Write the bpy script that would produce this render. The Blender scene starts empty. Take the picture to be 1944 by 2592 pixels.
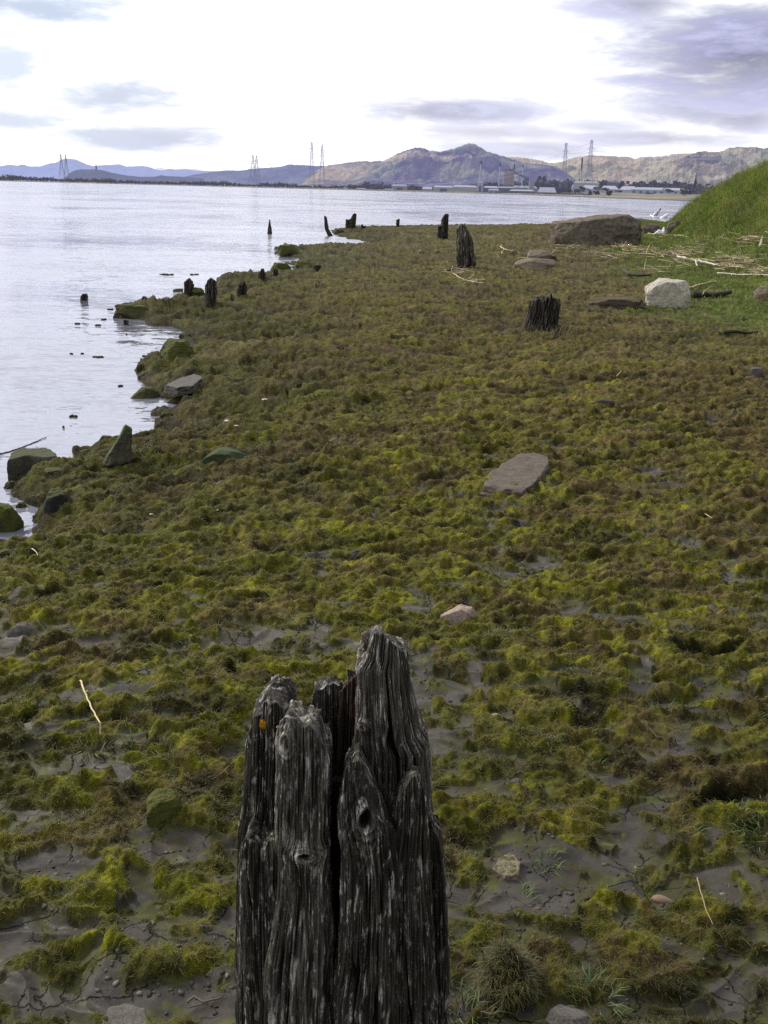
import bpy, bmesh, math, random
import numpy as np
random.seed(7)
RS = np.random.RandomState(11)
F32 = np.float32
scene = bpy.context.scene
COL = bpy.data.collections.new("Scene"); scene.collection.children.link(COL)

# ------------------------------------------------------------------ camera
F = 2600.0; CX, CY = 972.0, 1296.0
H = 2.05
PITCH = math.radians(17.4); ROLL = math.radians(1.45)
cam_d = bpy.data.cameras.new("camera"); cam = bpy.data.objects.new("camera", cam_d); COL.objects.link(cam)
cam.location = (0, 0, H)
from mathutils import Matrix, Vector
fwd = Vector((0, math.cos(PITCH), -math.sin(PITCH)))
right0 = Vector((1, 0, 0)); up0 = right0.cross(fwd)
# horizon drops to the right in the frame
right = right0 * math.cos(ROLL) + up0 * math.sin(ROLL)
up = -right0 * math.sin(ROLL) + up0 * math.cos(ROLL)
cam.matrix_world = Matrix(((right.x, up.x, -fwd.x, 0), (right.y, up.y, -fwd.y, 0), (right.z, up.z, -fwd.z, H), (0, 0, 0, 1)))
cam_d.sensor_fit = 'VERTICAL'; cam_d.sensor_height = 24.0; cam_d.lens = 24.0 * F / 2592.0
cam_d.clip_start = 0.05; cam_d.clip_end = 80000
scene.camera = cam
R3, U3, W3 = np.array(right), np.array(up), np.array(fwd)

def ray(u, v):
    """direction of a photo pixel (1944 x 2592)"""
    return W3 + R3 * ((u - CX) / F) + U3 * (-(v - CY) / F)
def at(u, v, Y):
    d = ray(u, v); return np.array([0, 0, H]) + d * (Y / d[1])
def on_plane(u, v, z):
    d = ray(u, v); t = (z - H) / d[2]; return np.array([0, 0, H]) + d * t

# ------------------------------------------------------------------ noise
_p = np.random.RandomState(5).permutation(256); PERM = np.concatenate([_p, _p, _p]).astype(np.int32)
_g2 = np.array([(math.cos(a), math.sin(a)) for a in np.linspace(0, 2 * math.pi, 16, endpoint=False)], F32)
_g3 = np.array([(1,1,0),(-1,1,0),(1,-1,0),(-1,-1,0),(1,0,1),(-1,0,1),(1,0,-1),(-1,0,-1),(0,1,1),(0,-1,1),(0,1,-1),(0,-1,-1),(1,1,0),(-1,1,0),(0,-1,1),(0,-1,-1)], F32)
def n2(x, y, s=0):
    x = np.asarray(x, np.float64) + s * 17.31; y = np.asarray(y, np.float64) - s * 9.17
    xi = np.floor(x); yi = np.floor(y); xf = (x - xi).astype(F32); yf = (y - yi).astype(F32)
    xi = xi.astype(np.int64) & 255; yi = yi.astype(np.int64) & 255
    u = xf*xf*xf*(xf*(xf*6-15)+10); v = yf*yf*yf*(yf*(yf*6-15)+10)
    def g(ix, iy, fx, fy):
        h = PERM[PERM[ix & 255] + (iy & 255)] & 15
        gg = _g2[h]; return gg[..., 0]*fx + gg[..., 1]*fy
    a = g(xi, yi, xf, yf); b = g(xi+1, yi, xf-1, yf); c = g(xi, yi+1, xf, yf-1); d = g(xi+1, yi+1, xf-1, yf-1)
    return ((a + u*(b-a)) + v*((c + u*(d-c)) - (a + u*(b-a)))) * 1.5
def n3(x, y, z, s=0):
    x = np.asarray(x, np.float64) + s*13.7; y = np.asarray(y, np.float64) - s*5.3; z = np.asarray(z, np.float64) + s*3.9
    x, y, z = np.broadcast_arrays(x, y, z)
    xi = np.floor(x); yi = np.floor(y); zi = np.floor(z)
    xf = (x-xi).astype(F32); yf = (y-yi).astype(F32); zf = (z-zi).astype(F32)
    xi = xi.astype(np.int64); yi = yi.astype(np.int64); zi = zi.astype(np.int64)
    w = lambda t: t*t*t*(t*(t*6-15)+10)
    u, v, t = w(xf), w(yf), w(zf)
    def g(a, b, c):
        h = PERM[PERM[PERM[(xi+a) & 255] + ((yi+b) & 255)] + ((zi+c) & 255)] & 15
        gg = _g3[h]; return gg[..., 0]*(xf-a) + gg[..., 1]*(yf-b) + gg[..., 2]*(zf-c)
    L = lambda a, b, k: a + k*(b-a)
    return L(L(L(g(0,0,0), g(1,0,0), u), L(g(0,1,0), g(1,1,0), u), v), L(L(g(0,0,1), g(1,0,1), u), L(g(0,1,1), g(1,1,1), u), v), t)
def fbm2(x, y, oct=4, s=0, gain=.5):
    r = 0; a = 1
    for i in range(oct): r = r + a*n2(x, y, s+i*3); x = x*2.03; y = y*2.03; a *= gain
    return r
def fbm3(x, y, z, oct=4, s=0, gain=.5):
    r = 0; a = 1
    for i in range(oct): r = r + a*n3(x, y, z, s+i*3); x = x*2.03; y = y*2.03; z = z*2.03; a *= gain
    return r
def sm(x, a, b):
    t = np.clip((x-a)/(b-a), 0, 1); return t*t*(3-2*t)
def mixc(a, b, t):
    return a + (b-a)*t[..., None]

# ------------------------------------------------------------------ object helpers
def set_col(me, cols, name="Col"):
    at_ = me.attributes.new(name, 'FLOAT_COLOR', 'POINT')
    c = np.ones((len(me.vertices), 4), F32); c[:, :3] = cols
    at_.data.foreach_set("color", c.ravel())
def mesh_np(name, verts, faces_flat, starts, totals, smooth=True):
    me = bpy.data.meshes.new(name)
    me.vertices.add(len(verts)); me.vertices.foreach_set("co", np.asarray(verts, F32).ravel())
    me.loops.add(len(faces_flat)); me.loops.foreach_set("vertex_index", np.asarray(faces_flat, np.int32))
    me.polygons.add(len(starts)); me.polygons.foreach_set("loop_start", np.asarray(starts, np.int32))
    me.polygons.foreach_set("loop_total", np.asarray(totals, np.int32))
    me.polygons.foreach_set("use_smooth", np.full(len(starts), smooth, bool))
    me.update(calc_edges=True); me.validate()
    return me
def grid_mesh(name, V, wrap=False, smooth=True):
    """V: rows x cols x 3"""
    r, c = V.shape[:2]
    i = np.arange(r*c).reshape(r, c)
    if wrap:
        j = np.roll(i, -1, axis=1); q = np.stack([i[:-1], j[:-1], j[1:], i[1:]], -1).reshape(-1, 4)
    else:
        q = np.stack([i[:-1, :-1], i[:-1, 1:], i[1:, 1:], i[1:, :-1]], -1).reshape(-1, 4)
    n = len(q)
    return mesh_np(name, V.reshape(-1, 3), q.ravel(), np.arange(n)*4, np.full(n, 4), smooth)
def link(name, me, mat=None, parent=None, loc=None):
    o = bpy.data.objects.new(name, me); COL.objects.link(o)
    if mat is not None: me.materials.append(mat)
    if parent is not None: o.parent = parent
    if loc is not None: o.location = loc
    return o
def tag(o, label=None, cat=None, group=None, kind=None):
    if label: o["label"] = label
    if cat: o["category"] = cat
    if group: o["group"] = group
    if kind: o["kind"] = kind
    return o
def thing(name, label, cat, loc=(0, 0, 0), group=None):
    o = bpy.data.objects.new(name, None); COL.objects.link(o); o.location = loc; o.empty_display_size = .1
    return tag(o, label, cat, group)
class MB:
    """collects boxes, beams and tubes into one mesh"""
    def __init__(s): s.v = []; s.f = []
    def add(s, vs, fs):
        k = len(s.v); s.v += [tuple(map(float, p)) for p in vs]; s.f += [tuple(i+k for i in f) for f in fs]
    def box(s, x0, x1, y0, y1, z0, z1):
        s.add([(x0,y0,z0),(x1,y0,z0),(x1,y1,z0),(x0,y1,z0),(x0,y0,z1),(x1,y0,z1),(x1,y1,z1),(x0,y1,z1)],
              [(3,2,1,0),(4,5,6,7),(0,1,5,4),(1,2,6,5),(2,3,7,6),(3,0,4,7)])
    def tube(s, pts, rad, n=6, cap=True, jit=0):
        pts = [Vector(map(float, p)) for p in pts]; rs = rad if isinstance(rad, (list, tuple)) else [rad]*len(pts)
        k = len(s.v); prev = None
        for i, p in enumerate(pts):
            t = (pts[min(i+1, len(pts)-1)] - pts[max(i-1, 0)]).normalized()
            a = t.orthogonal().normalized() if prev is None else (prev - t*prev.dot(t)).normalized()
            prev = a; b = t.cross(a)
            for j in range(n):
                an = 2*math.pi*j/n; rr = rs[i]*(1 + random.uniform(-jit, jit))
                q = p + (a*math.cos(an) + b*math.sin(an))*rr; s.v.append(tuple(q))
        for i in range(len(pts)-1):
            for j in range(n):
                s.f.append((k+i*n+j, k+i*n+(j+1) % n, k+(i+1)*n+(j+1) % n, k+(i+1)*n+j))
        if cap:
            s.f.append(tuple(k+j for j in range(n))[::-1]); s.f.append(tuple(k+(len(pts)-1)*n+j for j in range(n)))
    def build(s, name, mat, parent=None, loc=None, smooth=False):
        me = bpy.data.meshes.new(name); me.from_pydata(s.v, [], s.f); me.update()
        if smooth: me.polygons.foreach_set("use_smooth", [True]*len(me.polygons))
        return link(name, me, mat, parent, loc)

# ------------------------------------------------------------------ node helpers
class NT:
    def __init__(s, nt): s.nt = nt; s.n = nt.nodes; s.l = nt.links
    def val(s, sock, v):
        if v is None: return
        if hasattr(v, 'is_linked') or isinstance(v, bpy.types.NodeSocket): s.l.new(v, sock)
        else:
            if isinstance(v, (tuple, list)) and sock.type == 'RGBA' and len(v) == 3: v = (*v, 1)
            sock.default_value = v
    def node(s, t, ins=None, **kw):
        n = s.n.new(t)
        for k, v in kw.items(): setattr(n, k, v)
        for k, v in (ins or {}).items(): s.val(n.inputs[k], v)
        return n
    def math(s, op, a, b=0.0, c=None, clamp=False):
        n = s.node('ShaderNodeMath', {0: a, 1: b}, operation=op, use_clamp=clamp)
        if c is not None: s.val(n.inputs[2], c)
        return n.outputs[0]
    def vmath(s, op, a, b=None, scale=None):
        n = s.node('ShaderNodeVectorMath', {0: a}, operation=op)
        if b is not None: s.val(n.inputs[1], b)
        if scale is not None: s.val(n.inputs['Scale'], scale)
        return n.outputs[0]
    def noise(s, vec, scale, detail=4, rough=.55, dist=0.0, out=0):
        n = s.node('ShaderNodeTexNoise', {'Vector': vec, 'Scale': scale, 'Detail': detail, 'Roughness': rough, 'Distortion': dist})
        return n.outputs[out]
    def ramp(s, f, stops, interp='LINEAR'):
        n = s.node('ShaderNodeValToRGB', {0: f}); cr = n.color_ramp; cr.interpolation = interp
        while len(cr.elements) < len(stops): cr.elements.new(.5)
        for e, (p, c) in zip(cr.elements, stops):
            e.position = p; e.color = (c, c, c, 1) if isinstance(c, (int, float)) else (*c, 1)
        return n.outputs[0]
    def mix(s, f, a, b, blend='MIX'):
        n = s.node('ShaderNodeMix', data_type='RGBA', blend_type=blend)
        s.val(n.inputs[0], f); s.val(n.inputs[6], a); s.val(n.inputs[7], b); return n.outputs[2]
    def mapping(s, vec, scale=(1,1,1), rot=(0,0,0), loc=(0,0,0)):
        return s.node('ShaderNodeMapping', {'Vector': vec, 'Scale': scale, 'Rotation': rot, 'Location': loc}).outputs[0]
def new_mat(name):
    m = bpy.data.materials.new(name); m.use_nodes = True; m.node_tree.nodes.clear()
    t = NT(m.node_tree); return m, t
def finish(t, color, rough=.8, bump=None, bstr=.5, bdist=.01, spec=.5, metal=0.0, haze=None, normal=None):
    b = t.node('ShaderNodeBsdfPrincipled', {'Base Color': color, 'Roughness': rough, 'Metallic': metal, 'Specular IOR Level': spec})
    if bump is not None:
        bn = t.node('ShaderNodeBump', {'Height': bump, 'Strength': bstr, 'Distance': bdist}); t.l.new(bn.outputs[0], b.inputs['Normal'])
    if normal is not None: t.l.new(normal, b.inputs['Normal'])
    out = t.node('ShaderNodeOutputMaterial')
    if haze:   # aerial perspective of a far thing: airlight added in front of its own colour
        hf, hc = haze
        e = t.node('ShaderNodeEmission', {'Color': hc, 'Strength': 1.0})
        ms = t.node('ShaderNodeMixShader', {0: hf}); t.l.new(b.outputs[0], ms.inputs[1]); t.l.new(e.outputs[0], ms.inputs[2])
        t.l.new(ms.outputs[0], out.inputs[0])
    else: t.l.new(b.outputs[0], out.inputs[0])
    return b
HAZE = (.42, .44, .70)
def simple(name, col, rough=.8, var=.25, scale=6.0, bump=0.0, haze=None, spec=.3):
    m, t = new_mat(name)
    co = t.node('ShaderNodeTexCoord').outputs['Object']
    n = t.noise(co, scale, 5, .6)
    c = t.mix(n, tuple(x*(1-var*1.6) for x in col), tuple(min(1, x*(1+var*1.6)) for x in col))
    finish(t, c, rough, n if bump else None, bump, .02, spec, haze=haze)
    return m

# ------------------------------------------------------------------ shoreline and land height
SH = [(0,1396),(40,1388),(86,1396),(84,1375),(62,1352),(60,1324),(95,1289),(52,1283),(24,1273),(0,1257),(8,1233),(24,1213),(72,1200),(111,1190),(151,1189),(191,1189),
 (215,1169),(207,1145),(239,1136),(278,1132),(342,1120),(358,1112),(398,1112),(442,1102),(418,1084),(418,1064),(440,1058),(406,1048),(458,1028),(466,1020),(426,1008),(418,992),(390,975),
 (363,956),(343,936),(371,913),(418,905),(458,897),(494,877),(478,862),(484,838),(458,833),(394,821),(390,809),(345,806),(299,803),(295,797),(311,779),(339,773),(378,775),(418,763),
 (458,755),(518,747),(550,712),(597,700),(650,697),(697,694),(760,688),(787,683),(739,681),(747,669),(771,659),(755,653),(700,643),(704,629),(731,619),(751,623),(791,620),(867,622),
 (895,622),(934,618),(915,611),(867,600),(847,592),(843,584),(879,577)]
CREST = [(934,576,.06),(998,574,.1),(1038,571,.12),(1109,568,.16),(1197,566,.2),(1300,563,.26),(1396,560,.3),(1500,553,.36),(1624,542,.45)]
shore = [(-30., 4.2), (-12., 4.3)]
shore += [tuple(on_plane(u, v, 0.0)[:2]) for u, v in [(-900,1440),(-500,1425),(-200,1405)] + SH]
for u, v, h in CREST:
    p = on_plane(u, v, h); shore.append((p[0]*1.01, p[1]*1.01 + .5))
ex, ey = shore[-1]
shore += [(22.5, 76.), (26., 84.), (40., 110.), (80., 170.), (160., 170.), (160., -30.), (-30., -30.)]
shore = np.array(shore)
def shore_dist(x, y):
    """positive on land"""
    x = np.asarray(x, F32); y = np.asarray(y, F32)
    best = np.full(x.shape, 1e9, F32); inside = np.zeros(x.shape, bool)
    P = shore.astype(F32)
    for i in range(len(P)):
        ax, ay = P[i]; bx, by = P[(i+1) % len(P)]
        dx, dy = bx-ax, by-ay; L = dx*dx+dy*dy
        if L < 1e-9: continue
        t = np.clip(((x-ax)*dx + (y-ay)*dy)/L, 0, 1)
        d = (x-ax-t*dx)**2 + (y-ay-t*dy)**2
        best = np.minimum(best, d)
        if ay != by:
            c = ((ay > y) != (by > y)) & (x < dx*(y-ay)/dy + ax)
            inside ^= c
    return np.where(inside, 1, -1)*np.sqrt(best)
def bank_t(x, y):
    """metres to the right of the foot of the grass bank"""
    fx = np.interp(y, [-30, 5, 14, 20.7, 31, 43, 60, 90], [6.0, 6.3, 6.6, 7.6, 9.4, 11.5, 15.5, 24.])
    return (x - fx)*.97
def bank_h(x, y, t=None):
    if t is None: t = bank_t(x, y)
    A = np.interp(y, [0, 20, 30, 40, 47, 54, 62, 72, 90], [2.6, 2.9, 3.3, 3.5, 3.25, 3.25, 3.0, 1.7, .6])
    return A*(1+.17*n2(x/3., y/4., 53)+.05*n2(x/.9, y/1.1, 54))*(.55*sm(t, -0.6, 5.2) + .45*(1-np.exp(-np.clip(t+.3, 0, 50)/2.2)))
def base_z(x, y):
    r = np.hypot(x, y)
    sc = np.clip(r/9., .10, 3.0)
    wx = n2(x/(sc*.5), y/(sc*.5), 31)*sc*.07; wy = n2(x/(sc*.5), y/(sc*.5), 37)*sc*.10
    d = shore_dist(x+wx, y+wy)
    ff_ = np.clip(r/8., .5, 3.)
    d = d + (n2(x/(.30*ff_), y/(.24*ff_), 33)*.11 + n2(x/(.11*ff_), y/(.09*ff_), 34)*.06)*ff_*(np.abs(d) < 2.5)*sm(r, 3, 5)
    Hin = .45 + .03*n2(x/6., y/9., 3)
    L = .75 + .13*np.clip(r-2, 0, 8) + .28*np.clip(r-10, 0, 22)
    z = np.where(d > 0, .045*sm(d, 0, .10+.008*r) + (Hin-.045)*(1-np.exp(-np.clip(d, 0, 1e3)/L)), np.maximum(-.6, d*.45))
    z = z + bank_h(x, y)*(d > 0)
    return z, d
def land(x, y, detail=True):
    x = np.asarray(x, np.float64); y = np.asarray(y, np.float64)
    z, d = base_z(x, y)
    r = np.hypot(x, y); t = bank_t(x, y)
    shore_w = sm(-d, -2.2-.06*r, -.15) * (d > -1.5)       # 1 near the water
    gr = sm(t + 1.4*n2(x/1.6, y/2.2, 51), -4.2, -.8)*sm(y, 9, 15)   # green grass zone
    # hummocks
    m1 = 1 - np.abs(n2(x/.55, y/.55, 61)); m2 = 1 - np.abs(n2(x/.23 + .6*n2(x/.5, y/.5, 64), y/.23, 62))
    m3 = 1 - np.abs(n2(x/1.5, y/1.5, 63))
    big = (m1-.72)*.15*sm(r, 3.5, 8) + (m2-.7)*.055 + (m3-.75)*.20*sm(r, 8, 16)
    mid = sm(r, 3, 8)
    qx = x + .16*n2(x/.5, y/.5, 160) + .05*n2(x/.14, y/.14, 161); qy = y + .16*n2(x/.5, y/.5, 162) + .05*n2(x/.14, y/.14, 163)
    lumps = n2(x/.8, y/.7, 66)*(.030+.015*mid) + (.25-np.abs(n2(qx/.42, qy/.22, 67)))*(.6+.8*sm(n2(x/1.1, y/.9, 164), -.4, .4))*(.026+.022*mid) + n2(x/2.2, y/2.2, 68)*.05 + (.2-np.abs(n2(qx/.16, qy/.09, 69)))*(.018+.018*mid)
    pit = sm(n2(qx/.30, qy/.20, 165) + .35*n2(qx/.1, qy/.08, 166), .66, .88)*(r > 2.4)
    # turf over mud: raised ragged mat
    wx = x + .05*n2(x/.12, y/.12, 70); wy = y + .05*n2(x/.12, y/.12, 71)
    tm = .85*n2(wx/.52, wy/.36, 72) + .85*n2(wx/.19, wy/.13, 73) + .7*n2(wx/.075, wy/.06, 74)
    mudbias = np.interp(r, [1.0, 1.8, 2.6, 4.0, 6, 9, 12], [.10, -.02, -.20, -.42, -.62, -.95, -1.3])
    turf = sm(tm - mudbias + .30*n2(wx/.04, wy/.036, 75) + .2*n2(wx/.018, wy/.018, 76) + .9*shore_w*sm(r, 3, 4.5) + .9*gr, -.12, .22)
    dl = d > -.02
    z2 = z - .045*pit*dl*(r > 1.2)*(1-.7*gr) + np.where(dl, lumps*np.clip(d*4/(1+.12*r)+.15, 0, 1)*(1-.6*gr) + big*shore_w*np.clip(d*3/(1+.05*r)+.1, 0, 1)*sm(r, 2.5, 4.5), 0)
    tz = .009 + .026*sm(tm - mudbias, .0, 1.2)
    z2 = z2 + np.where(dl, turf*tz*(1-.5*gr), 0)
    if detail:
        f = n2(qx/.13, qy/.085, 80)*(.016+.012*mid) + n2(x/.052, y/.045, 81)*.013 + n2(x/.026, y/.026, 82)*.007*(r < 9) + n2(x/.013, y/.013, 83)*.004*(r < 5)
        f2 = n2(x/.45, y/.3, 85)*.03*sm(r, 6, 14)
        mf = n2(x/.16, y/.13, 86)*.008 + n2(x/.06, y/.05, 87)*.0035 + n2(x/.025, y/.02, 88)*.0012
        z2 = z2 + np.where(dl, turf*(f*1.15 + f2) + (1-turf)*mf, .15*f)
    return z2, d, turf, tm - mudbias, gr, shore_w, t
def gz(x, y):
    return float(land(np.array([x]), np.array([y]), False)[0][0])
def hit(u, v):
    """where the sight line of a photo pixel meets land or water"""
    d = ray(u, v); t = np.concatenate([np.linspace(.8, 6, 400), np.linspace(6, 130, 2600)])/d[1]
    P = np.array([0, 0, H])[None] + d[None]*t[:, None]
    z = np.maximum(land(P[:, 0], P[:, 1], False)[0], 0.0)
    k = np.argmax(P[:, 2] <= z)
    return P[k] if P[k, 2] <= z[k] else on_plane(u, v, 0.)

# ------------------------------------------------------------------ materials: ground
def turf_shader():
    m, t = new_mat("turf_and_mud")
    co = t.node('ShaderNodeTexCoord').outputs['Object']
    vc = t.node('ShaderNodeAttribute', attribute_name='Col').outputs['Color']
    tf = t.node('ShaderNodeAttribute', attribute_name='turf').outputs['Fac']
    a = t.noise(co, 60, 6, .7); b = t.noise(co, 230, 4, .7); c = t.noise(co, 9, 5, .6)
    k = t.math('ADD', t.math('MULTIPLY', a, .9), t.math('MULTIPLY', b, .9))
    tv = t.ramp(k, [(.45, .35), (.8, .9), (1.0, 1.6)])
    tv = t.mix(1.0, tv, t.ramp(t.noise(co, 28, 3, .6), [(.3, .55), (.6, 1.15)]), 'MULTIPLY')
    tcol = t.mix(1.0, vc, tv, 'MULTIPLY')
    # mud: fine silt with a few drying cracks
    mv = t.ramp(t.noise(co, 14, 6, .6), [(.3, .8), (.7, 1.15)])
    mud = t.mix(1.0, vc, mv, 'MULTIPLY')
    dco = t.vmath('ADD', co, t.vmath('SCALE', t.noise(co, 22, 4, .6, out=1), scale=.045))
    vo = t.node('ShaderNodeTexVoronoi', {'Vector': dco, 'Scale': 9.0}, feature='DISTANCE_TO_EDGE').outputs[0]
    crack = t.ramp(vo, [(.0, 1.0), (.026, 0.0)])
    cm = t.math('MULTIPLY', crack, t.ramp(t.noise(co, 4.2, 3, .6), [(.47, 0.0), (.55, 1.0)]))
    mud = t.mix(t.math('MULTIPLY', cm, .92), mud, (.012, .011, .010))
    col = t.mix(tf, mud, tcol)
    hgt = t.mix(tf, t.math('SUBTRACT', t.math('MULTIPLY', t.noise(co, 90, 5, .65), .25), cm), t.math('MULTIPLY', k, .9))
    rough = t.math('ADD', t.math('MULTIPLY', tf, .45), t.ramp(t.noise(co, 6, 4, .6), [(.38, .45), (.50, .62), (.65, .75)]))
    finish(t, col, rough, hgt, .9, .007, .14)
    return m
def blade_shader(name, trans=0.2):
    m, t = new_mat(name)
    vc = t.node('ShaderNodeAttribute', attribute_name='Col').outputs['Color']
    if trans < .3: finish(t, vc, .65, spec=.25); return m
    b = t.node('ShaderNodeBsdfPrincipled', {'Base Color': vc, 'Roughness': .6, 'Specular IOR Level': .3}); tr = t.node('ShaderNodeBsdfTranslucent', {'Color': vc})
    ms = t.node('ShaderNodeMixShader', {0: trans}); t.l.new(b.outputs[0], ms.inputs[1]); t.l.new(tr.outputs[0], ms.inputs[2])
    t.node('ShaderNodeOutputMaterial', {0: ms.outputs[0]}); return m
M_turf = turf_shader(); M_blade = blade_shader("moss_strands"); M_grass = blade_shader("long_grass", .4)

def ground_colour(x, y, d, turf, tm, gr, sw, t):
    r = np.hypot(x, y); n = x.shape
    C = lambda *c: np.broadcast_to(np.array(c, F32), n+(3,))
    mud = mixc(C(.061, .054, .046), (C(.080, .069, .056)), sm(n2(x/.3, y/.3, 90), -.4, .6))
    mud = mixc(mud, C(.026, .023, .016), sm(n2(x/.13, y/.13, 91)+n2(x/.6, y/.6, 92), .25, .8)*.7)
    olive = C(.088, .083, .012); brown = C(.084, .064, .020); lime = C(.150, .150, .008); dark = C(.022, .020, .006); tan = C(.17, .145, .055)
    c = mixc(olive, brown, sm(n2(x/.45, y/.35, 93)+.6*n2(x/.11, y/.11, 94) + .35*sm(r, 4, 11) + .45*sm(x-.12*y, -.3, 2.0) - .15, -.25, .6))
    limem = sm(.75*n2(x/.4, y/.3, 95)+.8*n2(x/.11, y/.085, 96)+.6*n2(x/.04, y/.035, 97) + np.interp(r, [0, 2, 3, 5, 8, 12], [-.05, .10, .16, .06, -.25, -.6]) + .35*n2(x/2.6, y/2.6, 170) - .2*sm(x-.15*y, .2, 2), .02, .85)
    c = mixc(c, lime, limem*.85)
    c = mixc(c, tan, sm(n2(x/1.3, y/.8, 98)+.7*n2(x/.2, y/.12, 99), .6, 1.1)*sm(r, 3, 9)*.5)
    c = mixc(c, dark, sm(n2(x/.15, y/.12, 100)+.5*n2(x/.5, y/.5, 101), .35, .8)*.75)
    c = mixc(c, C(.04, .042, .012), sw*.6*sm(r, 3, 5))
    green = mixc(C(.065, .095, .014), C(.105, .135, .024), sm(n2(x/.6, y/.6, 102), -.4, .5))
    green = mixc(green, C(.13, .11, .045), sm(n2(x/1.4, y/1.1, 103)+.4*n2(x/.3, y/.2, 104), .05, .7)*.8)
    c = mixc(c, green, gr*(.75+.25*sm(t, -2.5, 0)))
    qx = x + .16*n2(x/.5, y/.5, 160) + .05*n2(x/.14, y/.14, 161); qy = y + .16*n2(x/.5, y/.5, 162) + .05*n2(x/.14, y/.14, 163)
    cv = n2(x/.8, y/.7, 66)*.4 + (.25-np.abs(n2(qx/.42, qy/.22, 67)))*1.5 + (.2-np.abs(n2(qx/.16, qy/.09, 69)))*1.3  # hollows and pits: occlusion shade painted into the turf colour
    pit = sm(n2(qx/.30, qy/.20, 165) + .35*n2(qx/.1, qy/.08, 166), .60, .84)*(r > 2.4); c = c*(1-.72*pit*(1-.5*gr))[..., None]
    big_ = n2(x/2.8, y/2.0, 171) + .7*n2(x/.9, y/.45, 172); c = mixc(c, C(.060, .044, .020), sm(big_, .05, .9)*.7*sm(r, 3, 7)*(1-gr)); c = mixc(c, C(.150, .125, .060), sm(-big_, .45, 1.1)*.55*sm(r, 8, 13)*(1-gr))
    c = c*np.interp(r, [1, 2.2, 4, 7, 14], [.46, .70, .88, .84, .72])[..., None]  # near turf darkened, lens vignette painted into the colour
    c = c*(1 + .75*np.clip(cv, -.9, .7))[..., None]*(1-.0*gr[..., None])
    film = sm(n2(x/.16, y/.13, 140)+.8*n2(x/.05, y/.045, 141)+.5*n2(x/.018, y/.018, 142) + 1.2*sm(tm, -.7, -.05) - .25, .1, .8)*.75
    mud = mud*np.interp(r, [1, 2, 3.2], [.62, .82, 1.])[..., None]  # near mud darkened too, same painted vignette
    mud = mixc(mud, mixc(C(.055, .050, .014), C(.075, .082, .012), sm(n2(x/.1, y/.1, 143), -.3, .4)), film)
    c = mixc(mud, c, turf)
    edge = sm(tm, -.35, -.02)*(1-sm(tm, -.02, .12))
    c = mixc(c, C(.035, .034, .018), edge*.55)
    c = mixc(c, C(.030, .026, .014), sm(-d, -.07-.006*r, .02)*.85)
    return c

# ------------------------------------------------------------------ GROUND
def build_ground():
    dep = np.concatenate([np.linspace(62, 1.9, 1450), np.linspace(1.9, .55, 130)[1:]])
    rr = 1.62/np.tan(np.radians(dep))
    az = np.radians(np.concatenate([np.linspace(-75, -25, 90)[:-1], np.linspace(-25, 25, 1100), np.linspace(25, 75, 90)[1:]]))
    R, A = np.meshgrid(rr, az, indexing='ij')
    X = R*np.sin(A); Y = R*np.cos(A)
    z, d, turf, tm, gr, sw, t = land(X, Y)
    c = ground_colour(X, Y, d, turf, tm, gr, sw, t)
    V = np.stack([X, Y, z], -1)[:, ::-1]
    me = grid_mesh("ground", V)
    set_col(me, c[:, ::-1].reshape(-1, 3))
    a = me.attributes.new("turf", 'FLOAT', 'POINT'); a.data.foreach_set("value", turf[:, ::-1].astype(F32).ravel())
    o = link("ground", me, M_turf); tag(o, kind="structure")
    # the same shore carried on behind the viewpoint
    az = np.radians(np.linspace(75, 285, 120)); rr = np.concatenate([np.linspace(.0, 1, 12), np.geomspace(1.1, 28, 90)])
    R, A = np.meshgrid(rr, az, indexing='ij'); X = R*np.sin(A); Y = R*np.cos(A)
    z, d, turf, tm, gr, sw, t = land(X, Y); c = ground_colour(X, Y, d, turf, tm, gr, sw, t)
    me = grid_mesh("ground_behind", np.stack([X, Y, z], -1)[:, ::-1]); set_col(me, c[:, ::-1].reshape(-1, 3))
    a = me.attributes.new("turf", 'FLOAT', 'POINT'); a.data.foreach_set("value", turf[:, ::-1].astype(F32).ravel())
    tag(link("ground", me, M_turf), kind="structure")
build_ground()

# ------------------------------------------------------------------ strands and grass
def blades(name, P, az, lean, length, width, cols, mat, droop=.5, label=None, cat=None, parent=None, kind='stuff'):
    """ribbons: P base points, az heading, lean from vertical (rad)"""
    n = len(P)
    h = np.stack([np.cos(az), np.sin(az), np.zeros(n)], -1)
    side = np.stack([-np.sin(az), np.cos(az), np.zeros(n)], -1)*width[:, None]*.5
    d1 = h*np.sin(lean)[:, None] + np.array([0, 0, 1])*np.cos(lean)[:, None]
    l2 = np.clip(lean + droop*(.5+RS.rand(n)), 0, 2.0); az2 = az + RS.uniform(-.9, .9, n)
    h2 = np.stack([np.cos(az2), np.sin(az2), np.zeros(n)], -1)
    d2 = h2*np.sin(l2)[:, None] + np.array([0, 0, 1])*np.cos(l2)[:, None]
    m = P + d1*(length*.5)[:, None]; tip = m + d2*(length*.5)[:, None]
    V = np.stack([P-side, P+side, m-side*.8, m+side*.8, tip], 1).reshape(-1, 3)
    b = (np.arange(n)*5)[:, None]
    fl = np.concatenate([b+np.array([[0, 1, 3, 2]]), b+np.array([[2, 3, 4]])], 1).ravel()
    st = (np.arange(n)[:, None]*7 + np.array([[0, 4]])).ravel(); tt = np.tile([4, 3], n)
    me = mesh_np(name, V, fl, st, tt, True)
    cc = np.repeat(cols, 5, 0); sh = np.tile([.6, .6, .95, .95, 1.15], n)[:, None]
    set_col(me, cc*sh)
    o = link(name, me, mat, parent); tag(o, label, cat, kind=kind); return o
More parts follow.
